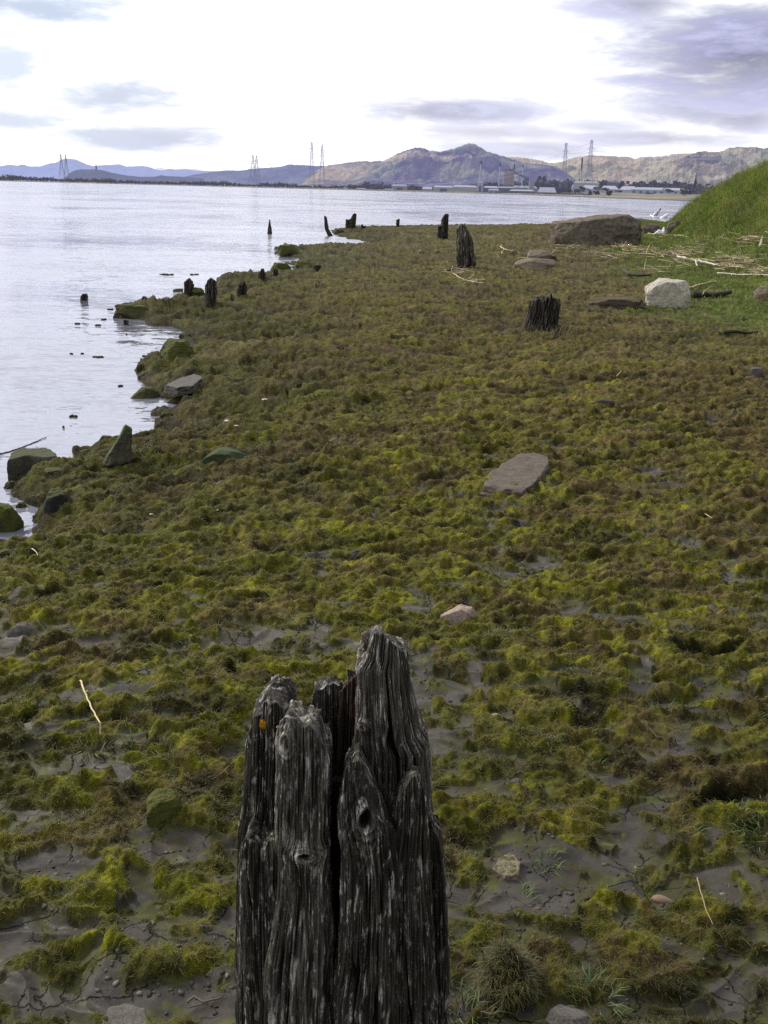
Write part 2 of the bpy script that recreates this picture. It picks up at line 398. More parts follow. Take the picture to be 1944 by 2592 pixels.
def polar_samples(n, r0, r1, amax=26, pw=1.0):
    dep = np.degrees(np.arctan(1.62/np.array([r0, r1]))); k = RS.rand(n)**pw
    dd = dep[1] + (dep[0]-dep[1])*k; r = 1.62/np.tan(np.radians(dd)); a = np.radians(RS.uniform(-amax, amax, n))
    return r*np.sin(a), r*np.cos(a), r

def moss():
    x, y, r = polar_samples(560000, .95, 34, pw=1.15)
    z, d, turf, tm, gr, sw, t = land(x, y)
    keep = (d > -.02) & (RS.rand(len(x)) < np.clip(turf*1.1 + .02, 0, 1)) & (RS.rand(len(x)) < .25+.75*sm(n2(x/.17, y/.17, 120)+.3, -.3, .5)) 
    x, y, r, z, d, turf, tm, gr, sw, t = [q[keep] for q in (x, y, r, z, d, turf, tm, gr, sw, t)]
    n = len(x)
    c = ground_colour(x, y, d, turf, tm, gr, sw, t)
    k = RS.rand(n)
    c = c*(.6 + 1.1*RS.rand(n))[:, None]
    straw = np.array([.20, .155, .07]); rust = np.array([.11, .06, .022]); grn = np.array([.07, .12, .03])
    c = np.where((k < .06)[:, None], straw*(.6+.6*RS.rand(n))[:, None], c)
    c = np.where(((k > .06) & (k < .18))[:, None], rust*(.5+.8*RS.rand(n))[:, None], c)
    c = np.where(((k > .18) & (k < .24))[:, None], grn*(.6+.7*RS.rand(n))[:, None], c)
    L = (.009+.020*RS.rand(n)**1.6)*(1+.07*r); W = np.maximum(.0009, .00052*r)*(.7+.6*RS.rand(n))
    lean = RS.uniform(.75, 1.55, n); az = RS.uniform(0, 2*math.pi, n)
    P = np.stack([x, y, z-.002], -1)
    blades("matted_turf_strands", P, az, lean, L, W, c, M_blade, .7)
moss()
def bank_grass():
    # long grass on the bank and shorter green grass at its foot
    n = 260000
    y = RS.uniform(11, 82, n)**1.0; t = RS.uniform(-4.5, 11, n)
    fx = np.interp(y, [-30, 5, 14, 20.7, 31, 43, 60, 90], [6.0, 6.3, 6.6, 7.6, 9.4, 11.5, 15.5, 24.]); x = fx + t/.97
    z, d, turf, tm, gr, sw, tt = land(x, y)
    a = np.degrees(np.arctan2(x, y))
    keep = (d > .25) & (gr > .25+.5*RS.rand(n)) & (a < 27)
    x, y, z, gr, t = [q[keep] for q in (x, y, z, gr, t)]; n = len(x); r = np.hypot(x, y)
    up_ = sm(t, -.8, 1.6)
    base = mixc(np.broadcast_to(np.array([.095, .15, .020]), (n, 3)), np.broadcast_to(np.array([.19, .21, .045]), (n, 3)), sm(n2(x/.9, y/1.3, 130), -.3, .5))
    base = mixc(base, np.broadcast_to(np.array([.22, .18, .075]), (n, 3)), sm(n2(x/1.7, y/2.2, 131)+.5*n2(x/.5, y/.5, 132), .05, .7)*.75*(.35+.65*up_))
    base = mixc(base, np.broadcast_to(np.array([.04, .055, .012]), (n, 3)), sm(n2(x/.8, y/1., 133), .15, .6)*.7)
    base = base*(.5+.9*RS.rand(n))[:, None]
    dry = RS.rand(n) < .05+.06*up_; base = np.where(dry[:, None], np.array([.27, .22, .11])*(.6+.5*RS.rand(n))[:, None], base)
    L = (.06+.10*RS.rand(n))*(1-up_) + (.20+.34*RS.rand(n)+.35*(RS.rand(n) < .12))*up_; W = np.clip(.00042*r, .006, .026)*(.7+.7*RS.rand(n))
    az = math.pi*1.12 + 1.2*n2(x/1.5, y/2., 135) + RS.normal(0, .55, n); lean = np.clip(RS.normal(.5, .3, n), 0, 1.4)
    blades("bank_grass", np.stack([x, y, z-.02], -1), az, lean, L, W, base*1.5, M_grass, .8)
bank_grass()

# ------------------------------------------------------------------ WATER
def build_water():
    m, t = new_mat("estuary_water")
    co = t.node('ShaderNodeTexCoord').outputs['Object']
    dist = t.vmath('LENGTH', co) if False else t.node('ShaderNodeVectorMath', {0: co}, operation='LENGTH').outputs['Value']
    # ripples: several wavelengths, crests lying across the view
    def rip(sx, sy, sc, det=3):
        v = t.noise(t.mapping(co, (sx, sy, 1), (0, 0, math.radians(-8))), sc, det, .6, .4, out=1)
        return t.vmath('SUBTRACT', v, (.5, .5, .5))
    v1 = rip(1.0, 2.6, 7.0); v2 = rip(.8, 2.2, 1.6); v3 = rip(.9, .8, .10, 9)
    s = t.vmath('ADD', t.vmath('SCALE', v1, scale=.55), t.vmath('SCALE', v2, scale=.40))
    s = t.vmath('ADD', s, t.vmath('SCALE', v3, scale=.45))
    calm = t.ramp(t.noise(t.mapping(co, (.25, 1, 1)), .35, 4, .6), [(.35, .45), (.65, 1.0)])
    near = t.math('ADD', .70, t.math('MULTIPLY', t.math('DIVIDE', dist, 60.0, clamp=True), .75))
    s = t.vmath('SCALE', s, scale=t.math('MULTIPLY', calm, near))
    s = t.vmath('MULTIPLY', s, (.8, 1.5, 0))
    nrm = t.vmath('NORMALIZE', t.vmath('ADD', s, (0, 0, 1)))
    lw = t.node('ShaderNodeFresnel', {'IOR': 1.95, 'Normal': nrm}).outputs[0]
    gl = t.node('ShaderNodeBsdfGlossy', {'Color': (.95, .95, 1.0, 1), 'Roughness': .08, 'Normal': nrm})
    df = t.node('ShaderNodeBsdfDiffuse', {'Color': (.20, .21, .25, 1)})
    ms = t.node('ShaderNodeMixShader', {0: lw}); t.l.new(df.outputs[0], ms.inputs[1]); t.l.new(gl.outputs[0], ms.inputs[2])
    out = t.node('ShaderNodeOutputMaterial'); t.l.new(ms.outputs[0], out.inputs[0])
    g = [-30000, -3000, -400, -100, -30, 30, 100, 400, 3000, 30000]
    V = np.array([[(x, y, 0) for x in g] for y in [-2000, -400, -60, 0, 20, 60, 150, 400, 1200, 3000, 8000, 30000]], float)
    tag(link("water", grid_mesh("water", V, smooth=False), m), kind="structure")
build_water()

# ------------------------------------------------------------------ ROCKS
def rock_mat(name, base, dark, moss=None, mossf=.0, lich=None, scale=1.0, mosscol=(.05, .055, .012)):
    m, t = new_mat(name)
    co = t.node('ShaderNodeTexCoord').outputs['Object']
    n = t.noise(co, 7*scale, 8, .65); f = t.noise(co, 60*scale, 5, .7)
    c = t.mix(t.ramp(n, [(.32, 0.0), (.62, 1.0)]), dark, base)
    c = t.mix(1.0, c, t.ramp(f, [(.3, .55), (.62, 1.25)]), 'MULTIPLY')
    v = t.node('ShaderNodeTexVoronoi', {'Vector': t.vmath('ADD', co, t.vmath('SCALE', t.noise(co, 6*scale, 4, .6, out=1), scale=.35/scale)), 'Scale': 4.2*scale}, feature='DISTANCE_TO_EDGE').outputs[0]
    c = t.mix(t.math('MULTIPLY', t.ramp(v, [(0, .7), (.03, 0.0)]), t.ramp(t.noise(co, 3*scale), [(.45, 0.0), (.6, 1.0)])), c, (.02, .018, .015))
    if lich:
        c = t.mix(t.ramp(t.noise(co, 13*scale, 5, .6), [(.60, 0.0), (.66, .8)]), c, lich)
    if mossf > 0:
        nz = t.node('ShaderNodeSeparateXYZ', {0: t.node('ShaderNodeNewGeometry').outputs['Normal']}).outputs[2]
        mk = t.math('ADD', t.math('MULTIPLY', nz, .45), t.math('MULTIPLY', t.noise(co, 9*scale, 6, .7), .9))
        mf = t.ramp(mk, [(max(.02, .95-mossf), 0.0), (min(.98, 1.08-mossf), 1.0)])
        c = t.mix(mf, c, t.mix(t.noise(co, 40*scale, 5, .7), tuple(x*.35 for x in mosscol), tuple(x*1.7 for x in mosscol)))
    finish(t, c, .85, t.math('ADD', n, t.math('MULTIPLY', f, .25)), .6, .018/scale, .25)
    return m
M_sand = rock_mat("brown_sandstone", (.18, .15, .112), (.065, .054, .042), lich=(.26, .17, .04), mossf=.08, mosscol=(.12, .09, .03))
M_white = rock_mat("pale_sandstone", (.58, .53, .43), (.32, .285, .22), scale=3)
M_grey = rock_mat("grey_slate", (.125, .112, .095), (.075, .066, .056), scale=3)
M_pink = rock_mat("pink_granite", (.36, .275, .22), (.20, .15, .12), scale=9)
M_wet = rock_mat("wet_mossy_rock", (.115, .10, .075), (.05, .044, .033), mossf=.28, mosscol=(.05, .052, .02), scale=3)
M_mossy = rock_mat("mossy_rock", (.06, .055, .04), (.03, .027, .02), mossf=.62, mosscol=(.065, .07, .012), scale=3)
M_algae = rock_mat("algae_rock", (.05, .055, .035), (.035, .04, .025), mossf=.5, mosscol=(.045, .062, .022), scale=3)
M_tan = rock_mat("tan_stone", (.27, .22, .155), (.13, .105, .075), mossf=.12, scale=6)
M_weed = rock_mat("weed_clump", (.045, .04, .016), (.015, .013, .007), mossf=.4, mosscol=(.05, .048, .012), scale=6)

def planes_for(kind, seed):
    r = np.random.RandomState(seed); P = []
    def p(n, d): n = np.array(n, float); P.append((n/np.linalg.norm(n), d))
    j = lambda s=.15: r.uniform(-s, s)
    if kind in ('block', 'slab', 'wedge', 'wide'):
        p((1, j(), j()), .92); p((-1, j(), j()), .92); p((j(), 1, j()), .9); p((j(), -1, .25+j()), .85)
        if kind == 'wedge': p((-.34, -.10, 1), .68); p((j(.05), 0, 1), .84); p((1, -1.1, .1), .95); p((-.9, -1, .5), .9)
        elif kind == 'slab': p((j(.12), -.25, 1), .8)
        else: p((j(.1), -.12, 1), .88); p((-.35+j(), -.2, 1), .95)
        for s in ((1, 1), (-1, 1), (1, -1), (-1, -1)):
            p((s[0], s[1], j()), 1.12+j(.12)); p((s[0], s[1]*.3, 1.0), 1.10+j(.1))
        for k in range(4): p((j(1), j(1), .6+j(.4)), 1.02+j(.08))
    elif kind == 'pointed':
        p((-.75, -.1, 1), .60); p((-.5, -1, .35), .62); p((-.6, 1, .3), .70); p((1, -.15, .35), .88); p((.15, -.1, 1), .80); p((.5, -1, .1), .90); p((.3, 1, .4), .8); p((.6, -.4, 1), .92)
    elif kind == 'spire':
        p((1, 0, .30), .50); p((-1, 0, .30), .46); p((0, -1, .35), .60); p((0, 1, .35), .60); p((.1, 0, 1), .97)
        for k in range(5): p((j(1), j(1), j(.5)), .85+j(.1))
    else:
        for k in range(22):
            a = r.uniform(0, 6.28); z = r.uniform(-.3, 1); p((math.cos(a), math.sin(a), z), .86+j(.1))
        p((j(.2), j(.2), 1), .86)
    return P
_ico = {}
def ico(sub):
    if sub not in _ico:
        bm = bmesh.new(); bmesh.ops.create_icosphere(bm, subdivisions=sub, radius=1)
        v = np.array([x.co[:] for x in bm.verts]); f = np.array([[q.index for q in x.verts] for x in bm.faces]); bm.free(); _ico[sub] = (v, f)
    return _ico[sub]
def rock_mesh(w, dp, h, kind, seed, sub=5, rough=1.0, soft=.022):
    v, f = ico(sub); inv = np.zeros(len(v))
    q = 1.0/max(soft, .01)
    ds = np.stack([np.clip(v @ n, 1e-4, None)/d for n, d in planes_for(kind, seed)], -1)
    inv = (ds**q).sum(-1)**(1/q); R = 1/np.maximum(inv, .55)
    p = v*R[:, None]
    s = seed
    n = fbm3(p[:, 0]*1.6, p[:, 1]*1.6, p[:, 2]*1.6, 3, s)*.07 + fbm3(p[:, 0]*6, p[:, 1]*6, p[:, 2]*6, 3, s+5)*.030
    st = np.abs(n3(p[:, 0]*2.0, p[:, 1]*2, p[:, 2]*9, s+9))*.035
    p = p*(1 + rough*(n - st))[:, None]
    if seed == 3: p = p*(1 + .05*np.round(3*fbm3(p[:, 0]*2.2, p[:, 1]*2.2, p[:, 2]*2.2, 2, 91))[:, None]/2)
    if kind == 'spire': p[:, 0] = p[:, 0]*(1-.12*p[:, 2]) + .42*p[:, 2] + .06
    p = p*np.array([w/2, dp/2, h*.5])
    k = len(f)
    return mesh_np("rock", p, f.ravel(), np.arange(k)*3, np.full(k, 3), True)
def rock(label, cat, u0, u1, vt, vb, kind, seed, mat, dr=.7, name="rock", sink=.25, sub=5, rot=None, group=None, rough=1.0, plane=None, soft=.022):
    """a stone whose outline covers u0..u1, vt..vb in the photo, standing where it stands there"""
    u = (u0+u1)/2
    P = hit(u, vb) if plane is None else on_plane(u, vb, plane)
    d = ray(u, vb); zc = P[1]/d[1]; dep = math.atan2(H-P[2], math.hypot(P[0], P[1]))
    w = (u1-u0)/F*zc; hv = (vb-vt)/F*zc; D = w*dr
    hh = max(.16*w, (hv - D*math.sin(dep)*.75)/math.cos(dep))
    full = hh/(1-sink)
    c = P + np.array([P[0], P[1], 0])/math.hypot(P[0], P[1])*D*.42
    me = rock_mesh(w*1.04, D, full*1.04, kind, seed, sub, rough, soft)
    o = link(name, me, mat, None, (c[0], c[1], P[2] + hh - full*.5))
    o.rotation_euler = (0, 0, (rot if rot is not None else 0) - math.atan2(P[0], P[1]))
    tag(o, label, cat, group); return o

rock("huge brown sandstone boulder sloping down to the left at the edge of the green grass", "boulder", 1390, 1620, 538, 617, 'wedge', 3, M_sand, dr=.42, sub=6, name="boulder", soft=.008, rough=.55)
rock("pale creamy white angular block on the grass, the brightest stone on the shore", "rock", 1630, 1742, 705, 778, 'block', 14, M_white, dr=.6, sub=6, sink=.18, soft=.010, rough=.8, rot=.3)
rock("flat pale brown stone in front of its twin, left of the huge boulder", "rock", 1303, 1411, 651, 682, 'round', 21, M_tan, dr=.6)
rock("smaller flat tan stone directly behind another, left of the huge boulder", "rock", 1326, 1405, 632, 656, 'round', 22, M_tan, dr=.6)
rock("low reddish brown earthy boulder sunk in turf beside the white block", "rock", 1488, 1628, 750, 780, 'wide', 31, rock_mat("earthy_stone", (.10, .075, .05), (.04, .032, .022), mossf=.22, mosscol=(.07, .055, .02), scale=2), dr=.6)
rock("reddish brown rock just right of the huge boulder's end", "rock", 1619, 1676, 566, 592, 'round', 33, rock_mat("red_rock", (.17, .13, .105), (.06, .045, .035)), dr=.6)
rock("brown rock half sunk in green grass behind the white plastic bag", "rock", 1684, 1724, 560, 587, 'round', 35, M_sand, dr=.7)
rock("grey brown stone cut off by the right edge, in line with the white block", "rock", 1908, 1960, 722, 760, 'round', 37, M_tan, dr=.6)
rock("small grey stone alone in the turf near the right edge", "rock", 1899, 1930, 929, 953, 'block', 39, M_grey, dr=.6)
rock("small brick shaped dark stone in the open turf", "rock", 1509, 1554, 1009, 1030, 'block', 41, rock_mat("dark_stone", (.075, .06, .052), (.045, .036, .03), scale=6), dr=.45, rot=-.1)
rock("pink granite stone with a pointed left end just beyond the tall post", "rock", 1118, 1204, 1524, 1580, 'pointed', 45, M_pink, dr=.6, sub=6, sink=.3, rough=.7, soft=.015)
rock("moss covered stone in the foreground left of the tall post", "rock", 374, 462, 1994, 2086, 'block', 47, M_mossy, dr=.9, sub=6, sink=.35)
rock("smooth grey cobble cut by the bottom edge right of the tall post", "rock", 1366, 1506, 2538, 2625, 'round', 49, M_grey, dr=.8, sub=6, sink=.5, rough=.4)
rock("tall pointed rock leaning at the water's edge", "rock", 262, 352, 1074, 1178, 'spire', 57, rock_mat("mossy_wet_rock", (.085, .078, .055), (.04, .036, .026), mossf=.42, mosscol=(.06, .065, .022), scale=4), dr=.8, sub=6, sink=.12, soft=.05, rough=1.5)
rock("dark mossy rock in the pool, cut by the left edge", "rock", -30, 56, 1266, 1348, 'round', 59, M_mossy, dr=.8, sub=5, plane=0.0)
rock("black wet rock wedged in the turf bank behind the mud pool", "rock", 112, 182, 1238, 1287, 'block', 61, rock_mat("black_rock", (.035, .034, .033), (.018, .018, .018), mossf=.3, scale=3), dr=.7, sink=.6)
rock("rounded mossy boulder on the shoreline below the pair of stumps", "boulder", 401, 492, 853, 905, 'round', 63, M_mossy, dr=.8, sub=6, name="boulder")
rock("smooth green algae covered stone in the turf, right of the pointed rock", "rock", 530, 612, 1128, 1166, 'round', 67, M_algae, dr=.9, rough=.4)
rock("small mossy stone standing in the water below the long slab", "rock", 348, 404, 976, 1008, 'round', 69, M_weed, dr=.8, plane=0.0)
rock("round weed covered stone behind the pointed rock", "rock", 250, 295, 1099, 1133, 'round', 71, M_weed, dr=.8, plane=0.0)
rock("dark mossy hump at the tip of the turf spit left of the pair of stumps", "rock", 293, 384, 768, 806, 'round', 73, M_weed, dr=.7)
rock("mossy boulder touching the slimmer of the pair of stumps", "rock", 480, 520, 726, 749, 'round', 75, M_mossy, dr=.8)
rock("low mossy rock in the channel, the left one of two", "rock", 683, 738, 664, 689, 'round', 77, M_mossy, dr=.6, plane=0.0)
rock("low mossy rock in the channel, the right one of two", "rock", 741, 800, 661, 684, 'round', 79, M_mossy, dr=.7, plane=0.0)
rock("mossy hump at the tip of the far turf point", "rock", 702, 756, 617, 646, 'round', 81, M_mossy, dr=.8, plane=0.05)
rock("thin dark rock just above the water beside the pair of stumps", "rock", 436, 466, 730, 738, 'round', 83, M_wet, dr=.4, plane=0.0)
rock("grey rock between tall post tussock and mud at far left, cut by the frame", "rock", 25, 86, 1570, 1608, 'round', 85, M_grey, dr=.8, sink=.5)
def slab_stone(label, poly, h, mat, seed, ground=None, tilt=(0, 0), name="rock", cat="rock", bev=.12, side=.06):
    us = [p[0] for p in poly]; vs = [p[1] for p in poly]; g = hit(sum(us)/len(us), max(vs)-.2*(max(vs)-min(vs)))
    gz_ = (g[2] if ground is None else ground)
    W = np.array([on_plane(u, v, gz_+h)[:2] for u, v in poly]); c = W.mean(0); Q = W-c
    n = 200; th = np.linspace(0, 2*math.pi, n, endpoint=False); R = np.zeros(n)
    for i in range(len(Q)):
        a, b = Q[i], Q[(i+1) % len(Q)]
        for k, t_ in enumerate(th):
            d = np.array([math.cos(t_), math.sin(t_)]); e = b-a; den = d[0]*e[1]-d[1]*e[0]
            if abs(den) < 1e-12: continue
            rr = (a[0]*e[1]-a[1]*e[0])/den; w = (a[0]*d[1]-a[1]*d[0])/den
            if rr > 0 and -1e-6 <= w <= 1+1e-6: R[k] = max(R[k], rr)
    S = R.mean(); rows = []
    for f, z in [(.004, 1)] + [(q, 1) for q in np.linspace(.04, 1-bev*.5, 34)] + [(1-bev*.2, .97), (1.0, .88)] + [(1+side*k_, .88-1.5*k_) for k_ in np.linspace(.1, 1.6, 22)]:
        x = R*f*np.cos(th); y = R*f*np.sin(th); nz = n3((x+c[0])/S*3, (y+c[1])/S*3, z*2, seed); n_f = n3((x+c[0])/S*11, (y+c[1])/S*11, z*6, seed+1); n_g = n3((x+c[0])/S*34, (y+c[1])/S*34, z*20, seed+2)
        k = 1 + .05*nz*(f > .85) + .03*n_f*(f > .85)
        rows.append(np.stack([x*k, y*k, h*z + tilt[0]*x + tilt[1]*y + S*(.05*nz + .02*n_f + .008*n_g)*(.4 if z == 1 else 1)*1.0], -1))
    me = grid_mesh(name, np.array(rows)[::-1], wrap=True); o = link(name, me, mat, None, (c[0], c[1], gz_)); tag(o, label, cat); return o
zz = lambda X0, Y0, k, L: [(X0+x/k, Y0+y/k) for x, y in L]
slab_stone("large flat grey slab lying tilted in the middle of the turf", zz(1100, 850, 1.966, [(238,735),(258,690),(350,630),(435,592),(500,588),(560,608),(570,640),(530,695),(480,738),(440,757),(330,748)]), .045, rock_mat("brown_slab", (.125, .105, .078), (.075, .062, .045), scale=3), 43, tilt=(0, .04))
slab_stone("square flat topped rock standing in the water at the left edge", zz(0, 1050, 2.5136, [(42,290),(75,235),(130,212),(290,207),(345,228),(368,262),(290,272),(185,258),(100,268)]), .16, M_wet, 55, ground=0.0, side=.03)
slab_stone("long grey green slab lying along the water's edge", zz(100, 650, 2.5136, [(800,815),(880,775),(990,743),(1040,765),(980,815),(880,832)]), .03, M_grey, 65)
slab_stone("flat ochre stone half buried in wet mud right of the tall post", zz(1080, 1400, 1.855, [(310,1480),(340,1430),(400,1405),(440,1450),(430,1510),(370,1515)]), .018, M_tan, 51)
slab_stone("broad flat rock nearly flush with the mud at the bottom left", [(255,2600),(275,2550),(320,2538),(365,2552),(380,2600),(330,2640)], .012, M_grey, 53)
for i, (lab, u, v, w, m_) in enumerate([
    ("tiny pink pebble in the turf above the flat grey slab", 1196, 957, 12, M_pink), ("pinkish flat pebble on mud just right of the tall post", 1254, 1812, 28, M_pink),
    ("grey pointed pebble on mud right of the tall post", 1307, 1976, 26, M_grey), ("small blue grey pebble near the leaning straw at lower right", 1777, 2258, 18, M_grey),
    ("pale pebble by the flat grey slab's upper left", 868, 1017, 13, M_pink), ("grey pebble in the mud gap left of the pink granite stone", 590, 1418, 14, M_grey),
    ("tan pebble on the turf beyond the far stepped stump", 1300, 636, 16, M_tan), ("flat pale pebble on the turf left of the far stepped stump", 1066, 637, 16, M_tan),
    ("flat grey pebble on the turf left of the twin trunk post", 1106, 636, 14, M_tan), ("grey pebble on mud beneath the flat ochre stone", 1212, 2128, 13, M_grey)]):
    rock(lab, "pebble", u-w/2, u+w/2, v-w*.32, v+w*.3, 'round', 100+i, m_, dr=.7, name="pebble", sub=3, sink=.3)

for i, (lab, u0, u1, vt, vb) in enumerate([
    ("dark weedy lump at the waterline just right of the round weed covered stone", 205, 240, 1134, 1152), ("low weedy lump in front of the square rock", 108, 172, 1180, 1200),
    ("dark weedy lump at the outer edge of the mud pool", 10, 45, 1215, 1240), ("small dark weedy lump at the mouth of the mud pool", 40, 72, 1268, 1290),
    ("ragged wet stone at the tip below the round mossy boulder", 345, 372, 918, 938), ("wet pale stone at the outer point between boulder and long slab", 352, 392, 938, 956),
    ("low weedy stone in the cove just below the long slab", 426, 470, 1004, 1024), ("brown weedy lump at the tip of the grassy shore hummock", 404, 436, 1040, 1056),
    ("dark weedy lump at the waterline above the pointed rock's right side", 360, 400, 1104, 1120), ("low stone breaking the water in the bay below the turf spit", 452, 484, 842, 852),
    ("dark weedy lump on the tip of the turf spit", 286, 310, 790, 806), ("mossy lump on the inlet shore beside the far bent post", 846, 872, 580, 590),
    ("weedy hump half sunk at the left frame edge below the pool", -12, 44, 1386, 1408)]):
    rock(lab, "stone", u0, u1, vt, vb, 'round', 400+i, M_weed if i != 5 else M_wet, dr=.8, sink=.4, rough=2.2)

# shells
M_shell = simple("shell_white", (.62, .58, .52), .5, .15, 60)
def shell(label, u, v, w, ang, mat=M_shell, name="shell", cat="shell"):
    P = hit(u, v); zc = P[1]/ray(u, v)[1]; L = w/F*zc
    rows = []
    for a in np.linspace(0, 1, 10):
        rows.append([(L*(a-.5), L*.22*math.sin(math.pi*a**.7)*math.cos(b), L*.16*math.sin(math.pi*a**.7)*max(0, math.sin(b)) - .002) for b in np.linspace(0, math.pi, 9)])
    o = link(name, grid_mesh(name, np.array(rows)), mat, None, (P[0], P[1], P[2]+.012)); o.rotation_euler = (.15, 0, ang)
    tag(o, label, cat); return o
shell("long white shell on dark turf near the long slab", 673, 1015, 22, .2)
shell("thin white shell by the small pool left of centre", 577, 1069, 20, -.3)
shell("small bright shell fragment just below the thin white shell", 600, 1081, 14, .2)
shell("pale brown curled leaf lying on the cracked mud at lower right", 1678, 2288, 62, -.25, simple("dead_leaf", (.20, .13, .085), .7, .2, 30), "leaf", "leaf")
shell("tiny white shell in the turf left of the tussocks near the water", 552, 1295, 12, 1.3)
shell("pale shell in the turf far left beneath the mud pool", 384, 1306, 12, .1)

# ------------------------------------------------------------------ WEATHERED WOOD
def wood_mat(name, lo, hi, pale, palef, warm=0.0, sc=1.0):
    m, t = new_mat(name)
    co = t.node('ShaderNodeTexCoord').outputs['Object']
    cav = t.node('ShaderNodeAttribute', attribute_name='cav').outputs['Fac']
    g = t.noise(t.mapping(co, (90*sc, 90*sc, 5*sc)), 1.0, 6, .65)
    b = t.noise(t.mapping(co, (75*sc, 75*sc, 19*sc)), 1.0, 5, .7, .5)
    f = t.noise(t.mapping(co, (260*sc, 260*sc, 40*sc)), 1.0, 4, .7)
    c = t.mix(t.ramp(g, [(.30, 0.0), (.70, 1.0)]), lo, hi)
    pm = t.math('MULTIPLY', t.ramp(b, [(palef, 0.0), (palef+.06, 1.0)]), t.ramp(f, [(.35, .35), (.55, 1.0)]))
    c = t.mix(pm, c, pale)
    b2_ = t.noise(t.mapping(co, (34*sc, 34*sc, 11*sc), loc=(1.3, .2, .7)), 1.0, 6, .72, .8)
    c = t.mix(t.math('MULTIPLY', t.ramp(b2_, [(.59, 0.0), (.63, .75)]), t.ramp(f, [(.3, .3), (.5, 1.0)])), c, tuple(x*.62 for x in pale))
    grn = t.ramp(t.noise(co, 14*sc, 4, .6), [(.52, 0.0), (.70, .55)])
    c = t.mix(grn, c, (.045, .04, .014))
    spk = t.ramp(f, [(.60, 0.0), (.72, .5)]); c = t.mix(spk, c, tuple(min(1, x*1.3) for x in pale))
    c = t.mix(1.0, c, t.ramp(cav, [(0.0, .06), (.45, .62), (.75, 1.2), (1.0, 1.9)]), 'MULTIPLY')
    finish(t, c, .8, t.math('ADD', g, t.math('MULTIPLY', f, .6)), .9, .004/sc, .25)
    return m
M_wood = wood_mat("weathered_timber", (.013, .012, .010), (.085, .075, .056), (.46, .42, .37), .555)
M_woodbr = wood_mat("tall_splinter_wood", (.020, .018, .014), (.15, .132, .10), (.46, .42, .37), .535)
M_rust = wood_mat("rotten_red_wood", (.022, .012, .006), (.060, .038, .024), (.16, .12, .09), .60)
M_old = wood_mat("old_stump_wood", (.024, .021, .017), (.11, .092, .072), (.24, .215, .18), .57, sc=.6)
M_grystump = wood_mat("grey_stump_wood", (.045, .038, .03), (.22, .19, .15), (.34, .31, .26), .54, sc=.5)
M_knot = wood_mat("knot_wood", (.05, .045, .038), (.20, .18, .15), (.36, .34, .31), .5)

